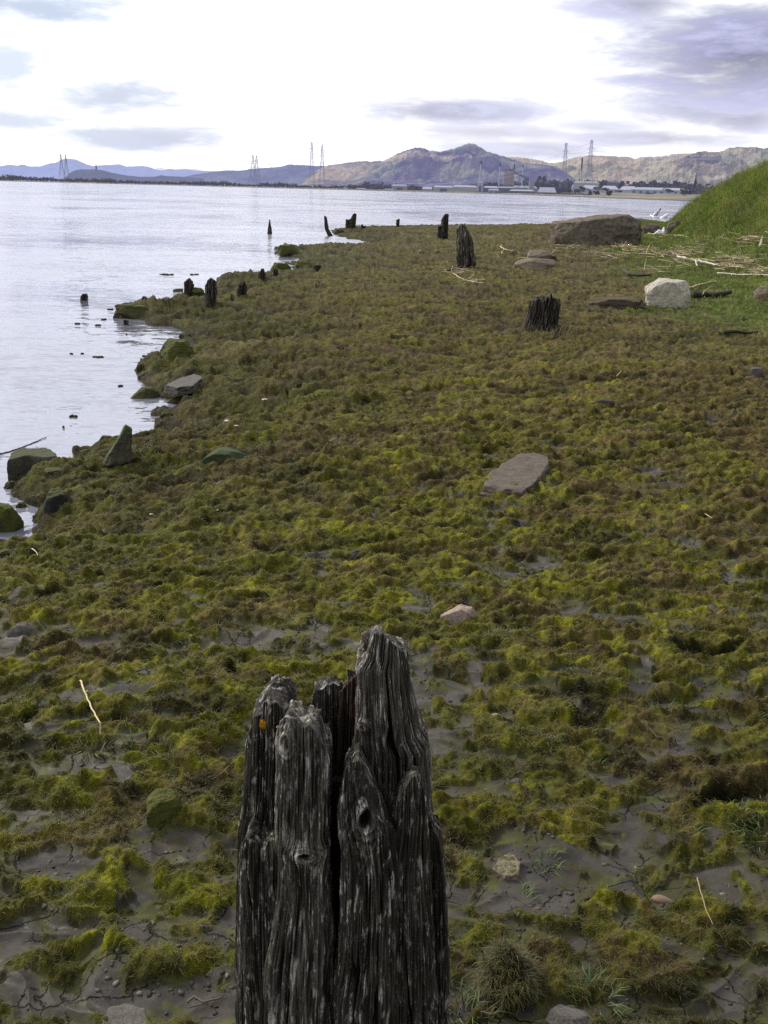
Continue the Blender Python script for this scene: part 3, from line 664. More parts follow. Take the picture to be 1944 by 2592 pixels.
def slab(name, parent, base, xl, xr, yf, yb, top, z0, mat, nth=220, nz=260, seed=0, groove=.006, jag=.02, power=4.0, freq=1.0, bend=0.1, knots=()):
    """a splinter of timber. xl/xr: functions z->x edge; yf/yb front/back; top: list (x, z) of the broken top; world metres"""
    th = np.linspace(0, 2*math.pi, nth, endpoint=False)
    ct, st = np.cos(th), np.sin(th)
    k = (np.abs(ct)**power + np.abs(st)**power)**(-1/power); sx, sy = ct*k, st*k
    tx = np.array([p[0] for p in top]); tz = np.array([p[1] for p in top])
    xm = (tx.min()+tx.max())/2; xw = (tx.max()-tx.min())/2
    def T(px, py):
        j = n3(px*70*freq, py*70*freq, 0, seed)*jag + n3(px*22*freq, py*22*freq, 0, seed+1)*jag*1.3
        return np.interp(px, tx, tz) + j - jag*.4 - bend*np.clip(py-yf, -.02, 1)
    ztop = T(xm + xw*sx, (yf+yb)/2 + (yb-yf)/2*sy)
    s = np.linspace(0, 1, nz)[:, None]
    ZT = np.maximum(ztop, z0+.02)[None]; Z = z0 + s*(ZT-z0)
    XL = np.interp(Z, *zip(*xl)); XR = np.interp(Z, *zip(*xr))
    cx = (XL+XR)/2; hw = (XR-XL)/2; cy = (yf+yb)/2; hd = (yb-yf)/2
    arc = th[None]*np.ones_like(Z)
    wob = n3(Z*4, 0, 0, seed+2)*.045 + n3(Z*17, 0, 0, seed+2)*.012
    peri = (xw+ (yb-yf)/2)*1.0
    kb = np.zeros_like(Z); kr = np.zeros_like(Z); kd = np.zeros_like(Z); kc = np.zeros_like(Z)
    for kx, kz, rx, rz, hole in knots:
        fx = cx + hw*sx[None]; dx = (fx-kx)/rx; dz = (Z-kz)/rz; rho = np.sqrt(dx*dx + dz*dz) + 1e-5
        fr = (np.sin(arc) < .0)*1.0; g = np.exp(-(rho/1.35)**2)*fr
        kd += -dx*rx/(hw+1e-6)*g*.45*(1-np.exp(-rho*2)*.5)
        ring = np.sin(rho*13 + n3(dx*3, dz*3, 0, 5)*2.0)
        kb += g*1.6 + ring*g*.5 - hole*np.exp(-(rho/.34)**2)*fr*6; kr += np.exp(-(rho/.85)**4)*fr
        kc += ring*g*.35 - hole*1.6*np.exp(-(rho/.34)**2)*fr + .45*np.exp(-((rho-.75)/.3)**2)*fr
    u1 = (np.cos(arc + kd), np.sin(arc + kd))
    q = lambda fr, zf, sd: n3(u1[0]*peri*fr*freq + wob, u1[1]*peri*fr*freq, Z*zf*freq, seed+sd)
    g1 = q(55, 5, 3); g2 = q(140, 9, 4); g3 = q(16, 3, 5); g4 = q(300, 16, 6)
    g5 = q(88, 6, 12)
    disp = -np.abs(g1)*.8 + .3 - np.abs(g2)*1.0 + .25 - np.abs(g5)*.8 + g3*1.0 + g4*.5
    ck = q(30, 2.2, 7); crack = np.exp(-(ck/.035)**2)*sm(n3(u1[0]*3, u1[1]*3, Z*3, seed+8), -.1, .3)
    disp = disp*(1-.75*np.clip(kr, 0, 1)) - crack*2.2*(1-np.clip(kr, 0, 1)) + kb
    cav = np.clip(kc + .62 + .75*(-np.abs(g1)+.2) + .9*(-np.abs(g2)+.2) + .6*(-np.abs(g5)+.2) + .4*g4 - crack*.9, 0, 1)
    near_top = sm(s, .965, 1.0)
    taper = 1 - .06*near_top**2
    dd = disp*groove/freq
    X = cx + hw*sx[None]*taper + np.cos(arc)*dd; Y = cy + hd*sy[None]*taper + np.sin(arc)*dd
    V = [np.stack([X, Y, Z], -1)]; CV = [cav]
    for sh in (.94, .86, .74, .60, .45, .30, .15, .03):
        cxt = cx[-1]; xx = cxt + (X[-1]-cxt)*sh; yy = cy + (Y[-1]-cy)*sh
        zz = T(np.interp(xx, [cxt.min()-hw[-1].max(), cxt.max()+hw[-1].max()], [tx.min(), tx.max()]) if False else xx, yy)
        edge = ZT[0]
        m = sm(np.array(1-sh), 0, .35); zz = edge*(1-m) + (zz + .35*jag*n3(xx*160, yy*160, 0, seed+9))*m
        V.append(np.stack([xx, yy, zz], -1)[None]); CV.append(np.clip(.5+.5*n3(xx*120, yy*120, 0, seed+10), 0, 1)[None])
    V = np.concatenate(V, 0); CV = np.concatenate(CV, 0)
    if base is not None: V = V - np.array(base)
    me = grid_mesh(name, V, wrap=True)
    a = me.attributes.new("cav", 'FLOAT', 'POINT'); a.data.foreach_set("value", CV.astype(F32).ravel())
    o = link(name, me, mat, parent)
    if parent is None and base is not None: o.location = base
    return o

# ---- the tall foreground post
PB = (-.06, 1.46, 0.40)
post = thing("timber_post", "tall split weathered black timber post filling the bottom foreground", "post", PB)
def pxz(pts, Y): return [(float(at(u, v, Y)[0]), float(at(u, v, Y)[2])) for u, v in pts]
def edge(pts, Y):
    q = sorted([(float(at(u, v, Y)[2]), float(at(u, v, Y)[0])) for u, v in pts]); return q
def main_slab(name, lft, rgt, top, yf, yb, mat, seed, yref=None, kn=(), **kw):
    Y = yf if yref is None else yref
    kw['knots'] = [(float(at(u, v, yf)[0]), float(at(u, v, yf)[2]), rx, rz, ho) for u, v, rx, rz, ho in kn]
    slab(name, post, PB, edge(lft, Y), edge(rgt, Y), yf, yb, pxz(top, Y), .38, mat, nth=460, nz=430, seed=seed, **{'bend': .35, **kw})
# back-left panel
main_slab("splinter", [(628,1800),(620,2000),(607,2100),(602,2592),(604,3100)], [(752,1790),(745,2000),(740,2592),(740,3100)],
          [(627,1850),(634,1800),(648,1775),(668,1762),(672,1742),(686,1736),(708,1745),(722,1748),(745,1752),(753,1790)], 1.445, 1.575, M_wood, 1, bend=.08, jag=.010, groove=.0055, yref=1.50)
# front-left slab
main_slab("splinter", [(709,1800),(703,1950),(699,2100),(697,2250),(660,2420),(650,2592),(650,3100)], [(828,1850),(832,1930),(828,2050),(829,2250),(838,2400),(834,2592),(832,3100)],
          [(706,1830),(712,1800),(722,1787),(738,1796),(750,1798),(765,1812),(785,1808),(806,1822),(822,1850),(830,1880)], 1.335, 1.47, M_woodbr, 2, kn=[(728,1880,.010,.024,.3),(772,2166,.020,.012,.9)], jag=.010, groove=.0055, yref=1.36)
# low front-left corner
main_slab("splinter", [(602,2150),(599,2250),(602,2400),(616,2592),(630,3100)], [(712,2130),(716,2250),(722,2592),(722,3100)],
          [(600,2150),(606,2118),(618,2096),(634,2100),(655,2120),(672,2130),(690,2125),(714,2110)], 1.345, 1.50, M_wood, 3, jag=.012, groove=.005, yref=1.36)
# dark back middle
main_slab("splinter", [(783,1790),(785,2000),(780,2592),(780,3100)], [(864,1790),(870,2000),(880,2592),(880,3100)],
          [(784,1770),(792,1738),(806,1722),(822,1716),(845,1712),(866,1716)], 1.54, 1.63, M_wood, 4, jag=.008, groove=.004, yref=1.56)
main_slab("splinter", [(858,1750),(850,2000),(840,2592),(840,3100)], [(905,1700),(904,2000),(900,2592),(900,3100)],
          [(857,1730),(868,1712),(880,1700),(893,1690),(905,1688)], 1.50, 1.60, M_rust, 5, jag=.014, groove=.007, yref=1.53)
# tall right spire
main_slab("splinter", [(934,1600),(925,1640),(906,1668),(900,1800),(893,1950),(880,2100),(870,2592),(870,3100)], [(1020,1620),(1030,1700),(1042,1770),(1060,1850),(1082,1885),(1085,2000),(1098,2250),(1120,2592),(1124,3100)],
          [(932,1640),(936,1600),(942,1584),(952,1573),(966,1576),(976,1592),(990,1598),(1004,1600),(1014,1606),(1022,1622)], 1.435, 1.60, M_woodbr, 6, kn=[(924,1842,.007,.008,.5)], jag=.006, groove=.0065, yref=1.48)
# front piece with the big knot
main_slab("splinter", [(868,1925),(862,2000),(853,2050),(854,2110),(862,2160),(860,2300),(852,2430),(840,2520),(842,3100)], [(925,1960),(960,2020),(990,2080),(1010,2200),(1010,2592),(1010,3100)],
          [(855,2010),(866,1935),(874,1920),(888,1922),(900,1898),(909,1897),(918,1912),(934,1945),(952,1980),(972,2025),(992,2062),(1010,2090)], 1.325, 1.49, M_wood, 7, kn=[(925,2072,.017,.034,.8)], jag=.009, groove=.006, yref=1.35)
# right spirelet
main_slab("splinter", [(1008,1980),(1000,2080),(975,2200),(960,2592),(960,3100)], [(1078,1970),(1082,2100),(1088,2250),(1098,2400),(1106,2592),(1108,3100)],
          [(990,2030),(1004,1990),(1020,1972),(1036,1950),(1052,1944),(1066,1948),(1076,1972),(1084,2020)], 1.35, 1.50, M_wood, 8, jag=.010, groove=.006, yref=1.37)
# low right edge
main_slab("splinter", [(1078,2080),(1075,2300),(1070,2592),(1070,3100)], [(1118,2100),(1128,2200),(1135,2330),(1138,2450),(1134,2592),(1130,3100)],
          [(1080,2060),(1090,2058),(1100,2072),(1112,2082),(1124,2110),(1132,2160)], 1.41, 1.55, M_wood, 9, jag=.012, groove=.006, yref=1.43)
# near-black backing behind the split, shade put into its colour
mc, tc = new_mat("shade_black_backing"); finish(tc, (.006, .005, .004), .95)
main_slab("split_backing", [(800,1900),(800,3100)], [(1000,1900),(1000,3100)], [(800,2000),(850,1960),(900,1960),(1000,1950)], 1.475, 1.56, mc, 10, jag=.01, groove=.004, yref=1.49)

# orange lichen
m_l = simple("orange_lichen", (.55, .23, .01), .9, .35, 160, .5)
def lichen(u, v, Y, r):
    c = at(u, v, Y); vv, ff = ico(4)
    p = vv*(1+.55*fbm3(vv[:, 0]*2.5, vv[:, 1]*2.5, vv[:, 2]*2.5, 4, 77))[:, None]*np.array([r, r*.35, r*1.3]) + c - np.array(PB)
    k = len(ff); link("lichen_patch", mesh_np("lichen_patch", p, ff.ravel(), np.arange(k)*3, np.full(k, 3)), m_l, post)
lichen(666, 1833, 1.447, .0055)

# ---- the other stumps
def stump(label, pieces, base_v, depth=.22, mat=M_old, group="rotten timber stumps along the shore", plane=None, nth=120, nz=120, groove=.014, jag=.03, freq=.45, name="timber_stump"):
    """pieces: list of (left pts, right pts, top pts) in photo pixels; stands on the ground at base_v"""
    us = [p[0] for pc in pieces for p in pc[2]]; uc = (min(us)+max(us))/2
    P = hit(uc, base_v) if plane is None else on_plane(uc, base_v, plane)
    Y = P[1]; z0 = P[2]-.15
    w = (max(us)-min(us))/F*Y; dp = max(.06, min(depth, w*1.3))
    base = (P[0], Y + dp/2, P[2])
    root = thing(name, label, "stump", base, group) if len(pieces) > 1 else None
    for i, (l, r, tp) in enumerate(pieces):
        ext = lambda pts: sorted([(float(at(u, v, Y)[2]), float(at(u, v, Y)[0])) for u, v in pts] + [(z0-1, float(at(pts[-1][0], pts[-1][1], Y)[0]))])
        dy = .25*dp*i
        o = slab("splinter" if root else name, root, base, ext(l), ext(r), Y+dy, Y+dy+dp, pxz(tp, Y), z0, mat, nth=nth, nz=nz, seed=20+int(uc) % 97+i, groove=groove, jag=jag, freq=freq, power=3)
        if not root: tag(o, label, "stump", group)
    return root
stump("tall twin trunk post of pale grey wood standing on the turf near the far water",
      [([(1157,575),(1157,672)], [(1186,575),(1184,672)], [(1157,575),(1163,568),(1172,566),(1181,572),(1187,582)]),
       ([(1182,600),(1180,672)], [(1192,600),(1205,670)], [(1180,600),(1186,592),(1193,594),(1200,610),(1205,640)])], 674, .35, M_grystump, freq=.35, groove=.02)
stump("dark stump with a high right side and low left shoulder, on the far turf crest",
      [([(1122,542),(1118,600)], [(1135,542),(1134,600)], [(1120,550),(1126,542),(1135,541)]),
       ([(1109,572),(1108,603)], [(1122,570),(1122,603)], [(1108,572),(1115,571),(1122,575)])], 604, .3, freq=.3, groove=.02)
stump("thin short dark stick of wood on the far turf crest", [([(1004,555),(1004,573)], [(1012,555),(1010,573)], [(1004,556),(1008,553),(1012,555)])], 573, .2, freq=.3)
stump("forked stump shaped like an open jaw at the far water's edge",
      [([(889,545),(887,576)], [(901,541),(898,576)], [(888,552),(893,543),(897,540),(901,541)]),
       ([(876,555),(876,576)], [(890,556),(889,576)], [(876,554),(882,555),(887,553),(890,556)])], 576, .3, freq=.3)
stump("pair of tiny worn stubs beside the forked stump", [([(914,568),(914,578)], [(917,568),(917,578)], [(914,568),(917,570)]), ([(918,572),(918,578)], [(925,572),(925,578)], [(918,573),(925,571)])], 578, .2, freq=.3, jag=.01)
stump("slender leaning post rising from the far inlet, bent at its foot",
      [([(820,546),(823,580),(830,597)], [(826,546),(832,580),(842,596)], [(820,547),(823,545),(826,549)])], 597, .14, freq=.5, plane=0.0)
stump("pointed post standing alone in open water, furthest left of the far group",
      [([(680,566),(677,590)], [(685,566),(687,590)], [(677,572),(681,556),(683,555),(684,566),(687,575)])], 592, .2, freq=.4, plane=0.0)
stump("broad black charred looking stump with a jagged top on open turf",
      [([(1352,758),(1344,790),(1330,840)], [(1420,752),(1416,790),(1411,838)], [(1352,758),(1358,752),(1368,755),(1376,748),(1384,752),(1392,742),(1397,738),(1400,752),(1408,752),(1418,760)])], 838, .35, freq=.42, nth=260, nz=160, groove=.02, jag=.035)
stump("thick rounded stump, taller of the pair on the turf by the water",
      [([(521,708),(518,775)], [(545,712),(541,775)], [(519,720),(523,707),(532,704),(541,707),(545,716)])], 776, .25, M_mossy if False else M_old, freq=.5, jag=.02)
stump("slimmer stump of the pair, with a mossy boulder at its foot",
      [([(466,708),(465,746)], [(487,712),(483,746)], [(466,712),(470,706),(477,704),(483,710),(487,718)])], 747, .22, freq=.5, jag=.02)
stump("squat black ragged stump on the turf right of the pair", [([(601,716),(600,748)], [(622,714),(620,748)], [(600,722),(606,715),(612,720),(618,712),(624,716)])], 749, .25, freq=.5, jag=.04)
stump("small blunt stump at the inner end of the channel", [([(657,682),(654,706)], [(668,682),(672,706)], [(655,690),(660,680),(666,679),(670,690)])], 707, .25, freq=.5, jag=.02)
stump("short round topped stump alone in the water, far left of the others", [([(204,742),(203,760)], [(218,742),(218,760)], [(203,750),(207,745),(214,743),(219,747)])], 760, .18, freq=.6, plane=0.0, jag=.012)
stump("low wedge shaped stump in the water off the turf spit", [([(356,750),(355,765)], [(372,756),(376,765)], [(355,756),(361,749),(366,751),(376,760)])], 765, .2, freq=.6, plane=0.0, jag=.012)
stump("tiny square stump in the water below the turf spit", [([(312,809),(312,822)], [(323,809),(323,822)], [(312,809),(323,810)])], 823, .12, freq=.8, plane=0.0, jag=.008)
stump("small dark stump below the left channel rock", [([(693,680),(693,694)], [(702,680),(702,694)], [(693,680),(702,679)])], 695, .2, freq=.5)
stump("low dark stump beside the right channel rock", [([(793,672),(792,684)], [(811,670),(811,684)], [(792,674),(800,669),(811,671)])], 685, .25, freq=.5)

# ------------------------------------------------------------------ DRIFTWOOD, REEDS, STRAW, TUFTS
def stick(label, pts, rpx, mat, name="driftwood_branch", cat="driftwood", lift=.02, group=None, wob=.006, branches=()):
    """pts: photo pixels of a stick lying on the land"""
    mb = MB()
    def run(pp, r0, r1, lf):
        W = [hit(u, v) for u, v in pp]; q = []
        for a, b in zip(W[:-1], W[1:]):
            for k in np.linspace(0, 1, 8, endpoint=False): q.append(a+(b-a)*k)
        q.append(W[-1]); L = np.linalg.norm(W[-1]-W[0])
        q = [p + np.array([random.uniform(-1, 1)*wob*L, random.uniform(-1, 1)*wob*L, lf + random.uniform(-.3, .3)*wob*L]) for p in q]
        mb.tube(q, list(np.linspace(r0, r1, len(q))), 8, jit=.12)
    z = hit(*pts[0])[1]; r = rpx/F*z
    run(pts, r, r*.6, lift + r)
    for bp in branches: run(bp, r*.6, r*.3, lift + r*1.5)
    me_o = mb.build(name, mat, smooth=True); tag(me_o, label, cat, group); return me_o
M_bleach = simple("bleached_wood", (.55, .50, .43), .7, .2, 30, .4)
M_straw = simple("dry_straw", (.42, .34, .18), .7, .25, 25)
M_dkwood = simple("dark_driftwood", (.05, .04, .033), .85, .3, 20, .5)
stick("long bleached white branch lying across the green strandline", [(1714,659),(1740,666),(1770,672),(1800,680),(1843,687)], 2.9, M_bleach, lift=.08, branches=[((1760,670),(1762,688))])
stick("long thin pale cane below the bleached branch, running to the right edge", [(1815,698),(1870,703),(1910,702),(1960,706)], 1.7, M_bleach, lift=.05, name="cane")
stick("dark forked branch at the foot of the huge boulder", [(1466,615),(1495,606),(1515,614),(1535,621)], 2.6, M_dkwood, lift=.08, branches=[((1495,606),(1492,600))])
stick("dark sodden branch lying just above the white block", [(1578,692),(1592,702),(1615,706),(1645,704)], 4.0, M_dkwood, lift=.03)
stick("thin brown stick slanting up against the huge boulder", [(1520,610),(1532,596),(1542,588)], .9, M_straw, lift=.03, name="twig", cat="twig")
stick("dark weathered plank curled on the turf near the right edge", [(1830,848),(1860,846),(1890,850),(1918,847)], 5.0, M_dkwood, lift=.01, name="driftwood_plank")
stick("pale splintered plank over a dark hollow right of the white block", [(1746,741),(1770,733),(1795,727),(1812,724)], 3.6, simple("yellowed_wood", (.36, .30, .17), .8, .25, 20, .4), lift=.06, name="driftwood_plank")
stick("dark bar standing in for the shaded hollow right of the white block", [(1755,756),(1785,754),(1815,755),(1848,748)], 9, M_dkwood, lift=.0)  # dark bar added to paint the shade of the hollow
stick("thin light twig propped over the dark hollow right of the white block", [(1775,762),(1785,750),(1798,740)], 1.2, M_straw, lift=.10, name="twig", cat="twig")
stick("stout pale stub standing in reeds at the right edge", [(1924,630),(1926,618),(1930,606)], 4.2, M_bleach, lift=.02, name="driftwood_stub")
stick("forked brown driftwood in front of the twin trunk post", [(1132,692),(1150,688),(1172,680)], 2.2, M_dkwood, lift=.04, branches=[((1150,688),(1146,700))])
stick("pale curved branch on the turf in front of the twin trunk post", [(1146,696),(1160,706),(1180,716),(1222,722)], 1.5, M_straw, lift=.03, branches=[((1190,717),(1200,722),(1208,716))])
stick("long thin dark root lying on the turf left of the twin trunk post", [(1010,703),(1045,712),(1080,718),(1112,710)], .9, M_dkwood, lift=.02, name="root", cat="root")
stick("pair of crossed pale sticks on the turf left of the flat tan stones", [(1265,630),(1280,638),(1297,642)], 1.6, M_straw, lift=.05, branches=[((1268,650),(1274,640),(1270,626))])
stick("short brown stick in the turf beyond the flat grey slab", [(1560,962),(1572,948)], 1.4, M_straw, lift=.03, name="twig", cat="twig")
stick("red brown twig on the turf right of the dark hole", [(1782,1308),(1802,1320)], 1.6, M_straw, lift=.015, name="twig", cat="twig")
stick("bent dark twig lying in the muddy hollow at right", [(1644,1852),(1662,1874),(1690,1876),(1722,1884)], 1.7, simple("brown_twig", (.10, .075, .055), .8, .3, 40), lift=.01, name="twig", cat="twig")
stick("long cream straw stalk lying across the turf at left", [(206,1749),(215,1775),(228,1806),(243,1838),(255,1858),(257,1890)], 2.6, simple("cream_straw", (.62, .50, .26), .6, .15, 60), lift=.035, name="straw_stalk", cat="straw", wob=.004, branches=[((218,1782),(224,1776))])
stick("thin pale grass stem leaning on the mud at lower right", [(1762,2240),(1772,2280),(1785,2325),(1802,2360)], 1.4, M_straw, lift=.02, name="straw_stalk", cat="straw", wob=.004)
stick("short cream straw on the turf bank below the mud pool", [(82,1405),(92,1412),(97,1423)], 1.5, M_bleach, lift=.03, name="straw_stalk", cat="straw")
stick("long dark reed stem floating by the square rock at the left edge", [(-30,1156),(20,1146),(60,1132),(118,1108)], 1.8, M_dkwood, lift=.0, name="reed_stem", cat="reed")
stick("dead brown leaf stalk in the mud left of the tall post", [(556,1975),(570,1965),(580,1952)], 2.5, simple("rust_leaf", (.16, .08, .03), .8, .3, 50), lift=.015, name="leaf_stalk", cat="leaf", branches=[((570,1965),(576,1975)), ((566,1968),(556,1962))])
stick("curled dead root at the bottom edge left of the tall post", [(475,2560),(492,2545),(515,2560),(560,2548)], 4.5, simple("dead_root", (.13, .095, .065), .8, .3, 40), lift=.02, name="root", cat="root", branches=[((480,2575),(500,2570),(545,2560))])
stick("short twig lying on the mud in the hollow above the long straw", [(345,1708),(362,1704),(376,1700)], 2.4, M_dkwood, lift=.01, name="twig", cat="twig")

def litter():
    # washed-up reed stems along the strandline
    Z = [(1580,632,26,5,70),(1700,652,60,7,190),(1640,640,40,8,90),(1860,676,55,16,260),(1905,618,32,14,110),(1760,640,50,12,70),(1560,652,50,9,70),(1500,640,40,6,40),
         (1400,638,22,3,26),(1160,692,20,6,30),(1190,716,30,5,22),(1650,690,70,8,40),(1330,648,40,8,18),(1725,672,50,7,60),(1915,700,30,8,60),(1680,606,50,10,34),(1790,612,60,14,40),(1450,628,25,4,30)]
    P, A, E, L = [], [], [], []
    for u, v, su, sv, n in Z:
        for k in range(int(n*.55)):
            p = hit(u+random.gauss(0, su*.6), v+random.gauss(0, sv*.6)); P.append(p); A.append(random.gauss(0.05, .75) + (math.pi if random.random() < .5 else 0))
            E.append(abs(random.gauss(0, .10)) if random.random() < .88 else random.uniform(.5, 1.3)); L.append(random.uniform(.12, .55))
    P = np.array(P); n = len(P); A = np.array(A); E = np.array(E); L = np.array(L)
    c = np.array([.60, .50, .30])[None]*RS.uniform(.25, 1.35, n)[:, None]
    P[:, 2] += RS.uniform(.01, .07, n)
    d = np.stack([np.cos(A)*np.cos(E), np.sin(A)*np.cos(E), np.sin(E)], -1); sd_ = np.stack([-np.sin(A), np.cos(A), 0*A], -1); up_ = np.cross(d, sd_)
    R_ = (np.clip(.00036*np.hypot(P[:, 0], P[:, 1]), .004, .010)*RS.uniform(.5, 1.2, n))[:, None]; V = []
    P[:, 2] += .10*land(P[:, 0], P[:, 1], False)[4]
    for q, rr in ((P-d*L[:, None]/2, 1.), (P + sd_*L[:, None]*RS.normal(0, .05, n)[:, None], 1.), (P+d*L[:, None]/2, .5)):
        for a in (0, 2.1, 4.2): V.append(q + (sd_*math.cos(a) + up_*math.sin(a))*R_*rr)
    V = np.stack(V, 1); b = (np.arange(n)*9)[:, None, None]
    fq = np.array([[i*3+j, i*3+(j+1) % 3, (i+1)*3+(j+1) % 3, (i+1)*3+j] for i in range(2) for j in range(3)])[None]
    me = mesh_np("reed_litter", V.reshape(-1, 3), (b+fq).ravel(), np.arange(n*6)*4, np.full(n*6, 4)); set_col(me, np.repeat(c, 9, 0))
    tag(link("reed_litter", me, M_blade), kind="stuff")
litter()

def tuft(label, u, v, n, L, cols, rad, name="grass_tuft", cat="grass tuft", group=None, lean=(.3, 1.2), W=.0028, dome=0.0):
    P0 = hit(u, v); n0 = n
    a = RS.uniform(0, 6.283, n); r = rad*np.sqrt(RS.rand(n))
    px, py = P0[0]+r*np.cos(a), P0[1]+r*np.sin(a)
    pz = land(px, py, False)[0] + dome*np.sqrt(np.clip(1-(r/rad)**2, 0, 1))
    az = a + RS.normal(0, .7, n); ln = RS.uniform(lean[0], lean[1], n)
    ci = RS.randint(0, len(cols), n); c = np.array(cols)[ci]*RS.uniform(.5, 1.3, n)[:, None]
    P = np.stack([px, py, pz], -1)
    base = np.array([P0[0], P0[1], P0[2]])
    o = blades(name, P-base, az, ln, L*RS.uniform(.45, 1.1, n), np.full(n, W)*RS.uniform(.6, 1.2, n), c, M_blade, .8, label, cat, kind=None)
    o.location = base
    if group: o["group"] = group
    return o
GR = [(.10, .16, .05), (.07, .12, .03), (.14, .18, .07)]; OL = [(.085, .075, .02), (.12, .10, .035), (.06, .06, .015), (.05, .04, .015), (.15, .12, .05)]
# grit, crumbs of mud and shell on the bare silt
def grit():
    x, y, r = polar_samples(26000, .95, 9, pw=1.0); z, d, turf, tm, gr, sw, t = land(x, y)
    k = (d > .05) & (turf < .5) & (n2(x/.2, y/.2, 150)+.5*n2(x/.05, y/.05, 151) > .05); x, y, z, r = x[k], y[k], z[k], r[k]; n = len(x)
    vv, ff = ico(1); sc_ = (.0011+.0042*RS.rand(n)**4)*(1+.1*r); a = RS.uniform(.55, 1.3, (n, 1, 3)); j = 1+.25*RS.normal(0, 1, (n, len(vv), 1))
    V = vv[None]*j*a*sc_[:, None, None]*np.array([1.2, 1.2, .7]) + np.stack([x, y, z], -1)[:, None, :]
    F_ = ff[None] + (np.arange(n)*len(vv))[:, None, None]; m = n*len(ff)
    me = mesh_np('grit', V.reshape(-1, 3), F_.ravel(), np.arange(m)*3, np.full(m, 3))
    c = np.array([(.05, .042, .033), (.09, .075, .055), (.03, .027, .022), (.16, .14, .11)])[RS.choice(4, n, p=[.42, .25, .28, .05])]
    set_col(me, np.repeat(c, len(vv), 0)); tag(link('grit', me, M_blade), kind='stuff')
grit()
# the shaggy tussock by the post
def tussock(label, u, v, wm, hm, n, cols, L=.06):
    P0 = hit(u, v); vv, ff = ico(5)
    p = vv*(1+.5*fbm3(vv[:, 0]*1.9, vv[:, 1]*1.9, vv[:, 2]*1.9, 4, 41))[:, None]*np.array([wm/2, wm/2*1.1, hm])
    root = thing("grass_tussock", label, "tussock", tuple(P0))
    k = len(ff); me = mesh_np("turf_mound", p, ff.ravel(), np.arange(k)*3, np.full(k, 3)); set_col(me, np.tile([.03, .028, .010], (len(p), 1)))
    link("turf_mound", me, M_blade, root)
    idx = RS.randint(0, len(p), n); idx = idx[p[idx, 2] > -.01]; q = p[idx]; n = len(q)
    az = np.arctan2(q[:, 1], q[:, 0]) + RS.normal(0, .8, n); ln = np.clip((1-q[:, 2]/hm)*1.3 + RS.uniform(.1, 1.3, n), 0, 2.4)
    c = np.array(cols)[RS.randint(0, len(cols), n)]*RS.uniform(.5, 1.35, n)[:, None]
    blades("grass", q*.97, az, ln, L*RS.uniform(.4, 1.2, n), np.full(n, .0016)*RS.uniform(.6, 1.3, n), c, M_blade, .9, parent=root, kind=None)
    return root
tussock("rounded shaggy grass tussock standing on the mud right of the tall post", 1286, 2485, .10, .06, 6500, OL+[(.10, .11, .025)], .034)
for i, (lab, u, v, n, L, c, rad) in enumerate([
    ("bright green sprig of grass in the turf, upper of three right of the tall post", 1425, 1690, 26, .05, GR, .03), ("fresh green grass sprig on a dark hummock right of the tall post", 1382, 2195, 34, .055, GR, .028),
    ("green grass sprig lying on mud directly below the flat ochre stone", 1316, 2290, 26, .05, GR, .045), ("splayed green grass tuft cut by the right edge of the photo", 1925, 2130, 60, .07, GR, .05),
    ("small green grass tuft near the right edge above the splayed one", 1880, 2065, 34, .045, GR, .03), ("pale green grass sprig between mud patches at right", 1725, 2095, 30, .05, GR+OL, .04),
    ("green grass tuft at the bottom edge beside the smooth cobble", 1512, 2560, 46, .07, GR, .05), ("pale grass clump hugging the foot of the tall post at right", 1165, 2570, 110, .07, GR+OL, .06),
    ("green tuft tight against the tall post's right side", 1150, 2190, 40, .045, GR+OL, .03), ("dry wispy grass tuft on turf right of the tall post", 1370, 1885, 60, .05, OL, .05),
    ("green sprig among dry wisps in the turf right of the tall post", 1385, 1868, 26, .055, GR, .04), ("tuft of pale straw like grass in the turf at right", 1492, 1706, 60, .045, [(.24, .20, .12), (.16, .13, .07)], .05),
    ("grass sprig with narrow leaves left of the tall post beyond the mossy stone", 410, 1905, 34, .055, GR+OL, .035), ("matted pale grass tuft at the lower end of the long straw", 225, 1900, 60, .06, OL+[(.22, .2, .1)], .055),
    ("small green grass sprig left of the long straw's tuft", 330, 1880, 18, .04, GR, .02), ("grass tuft just behind the top of the tall post", 912, 1595, 22, .035, GR, .02),
    ("green sprig low on the turf at centre right", 1500, 1935, 24, .045, GR, .03), ("green sprig on the brow over the dark muddy hollow", 1680, 1790, 26, .05, GR, .04),
    ("long wispy pale tuft below the pink granite stone", 1262, 1612, 60, .055, [(.13, .12, .05), (.18, .15, .08)], .05), ("spiky green sprig on turf by the pointed rock", 358, 1138, 60, .10, GR+OL, .09),
    ("pale tuft of bent grass at the foot of the charred stump", 1385, 850, 220, .22, [(.17, .15, .08), (.12, .11, .05)], .28),
    ("trailing dry grass over the shore hummock beside the tall turf edge", 480, 1088, 130, .14, OL, .16)]):
    tuft(lab, u, v, n, L, c, rad, W=.0026 if L < .09 else .004)

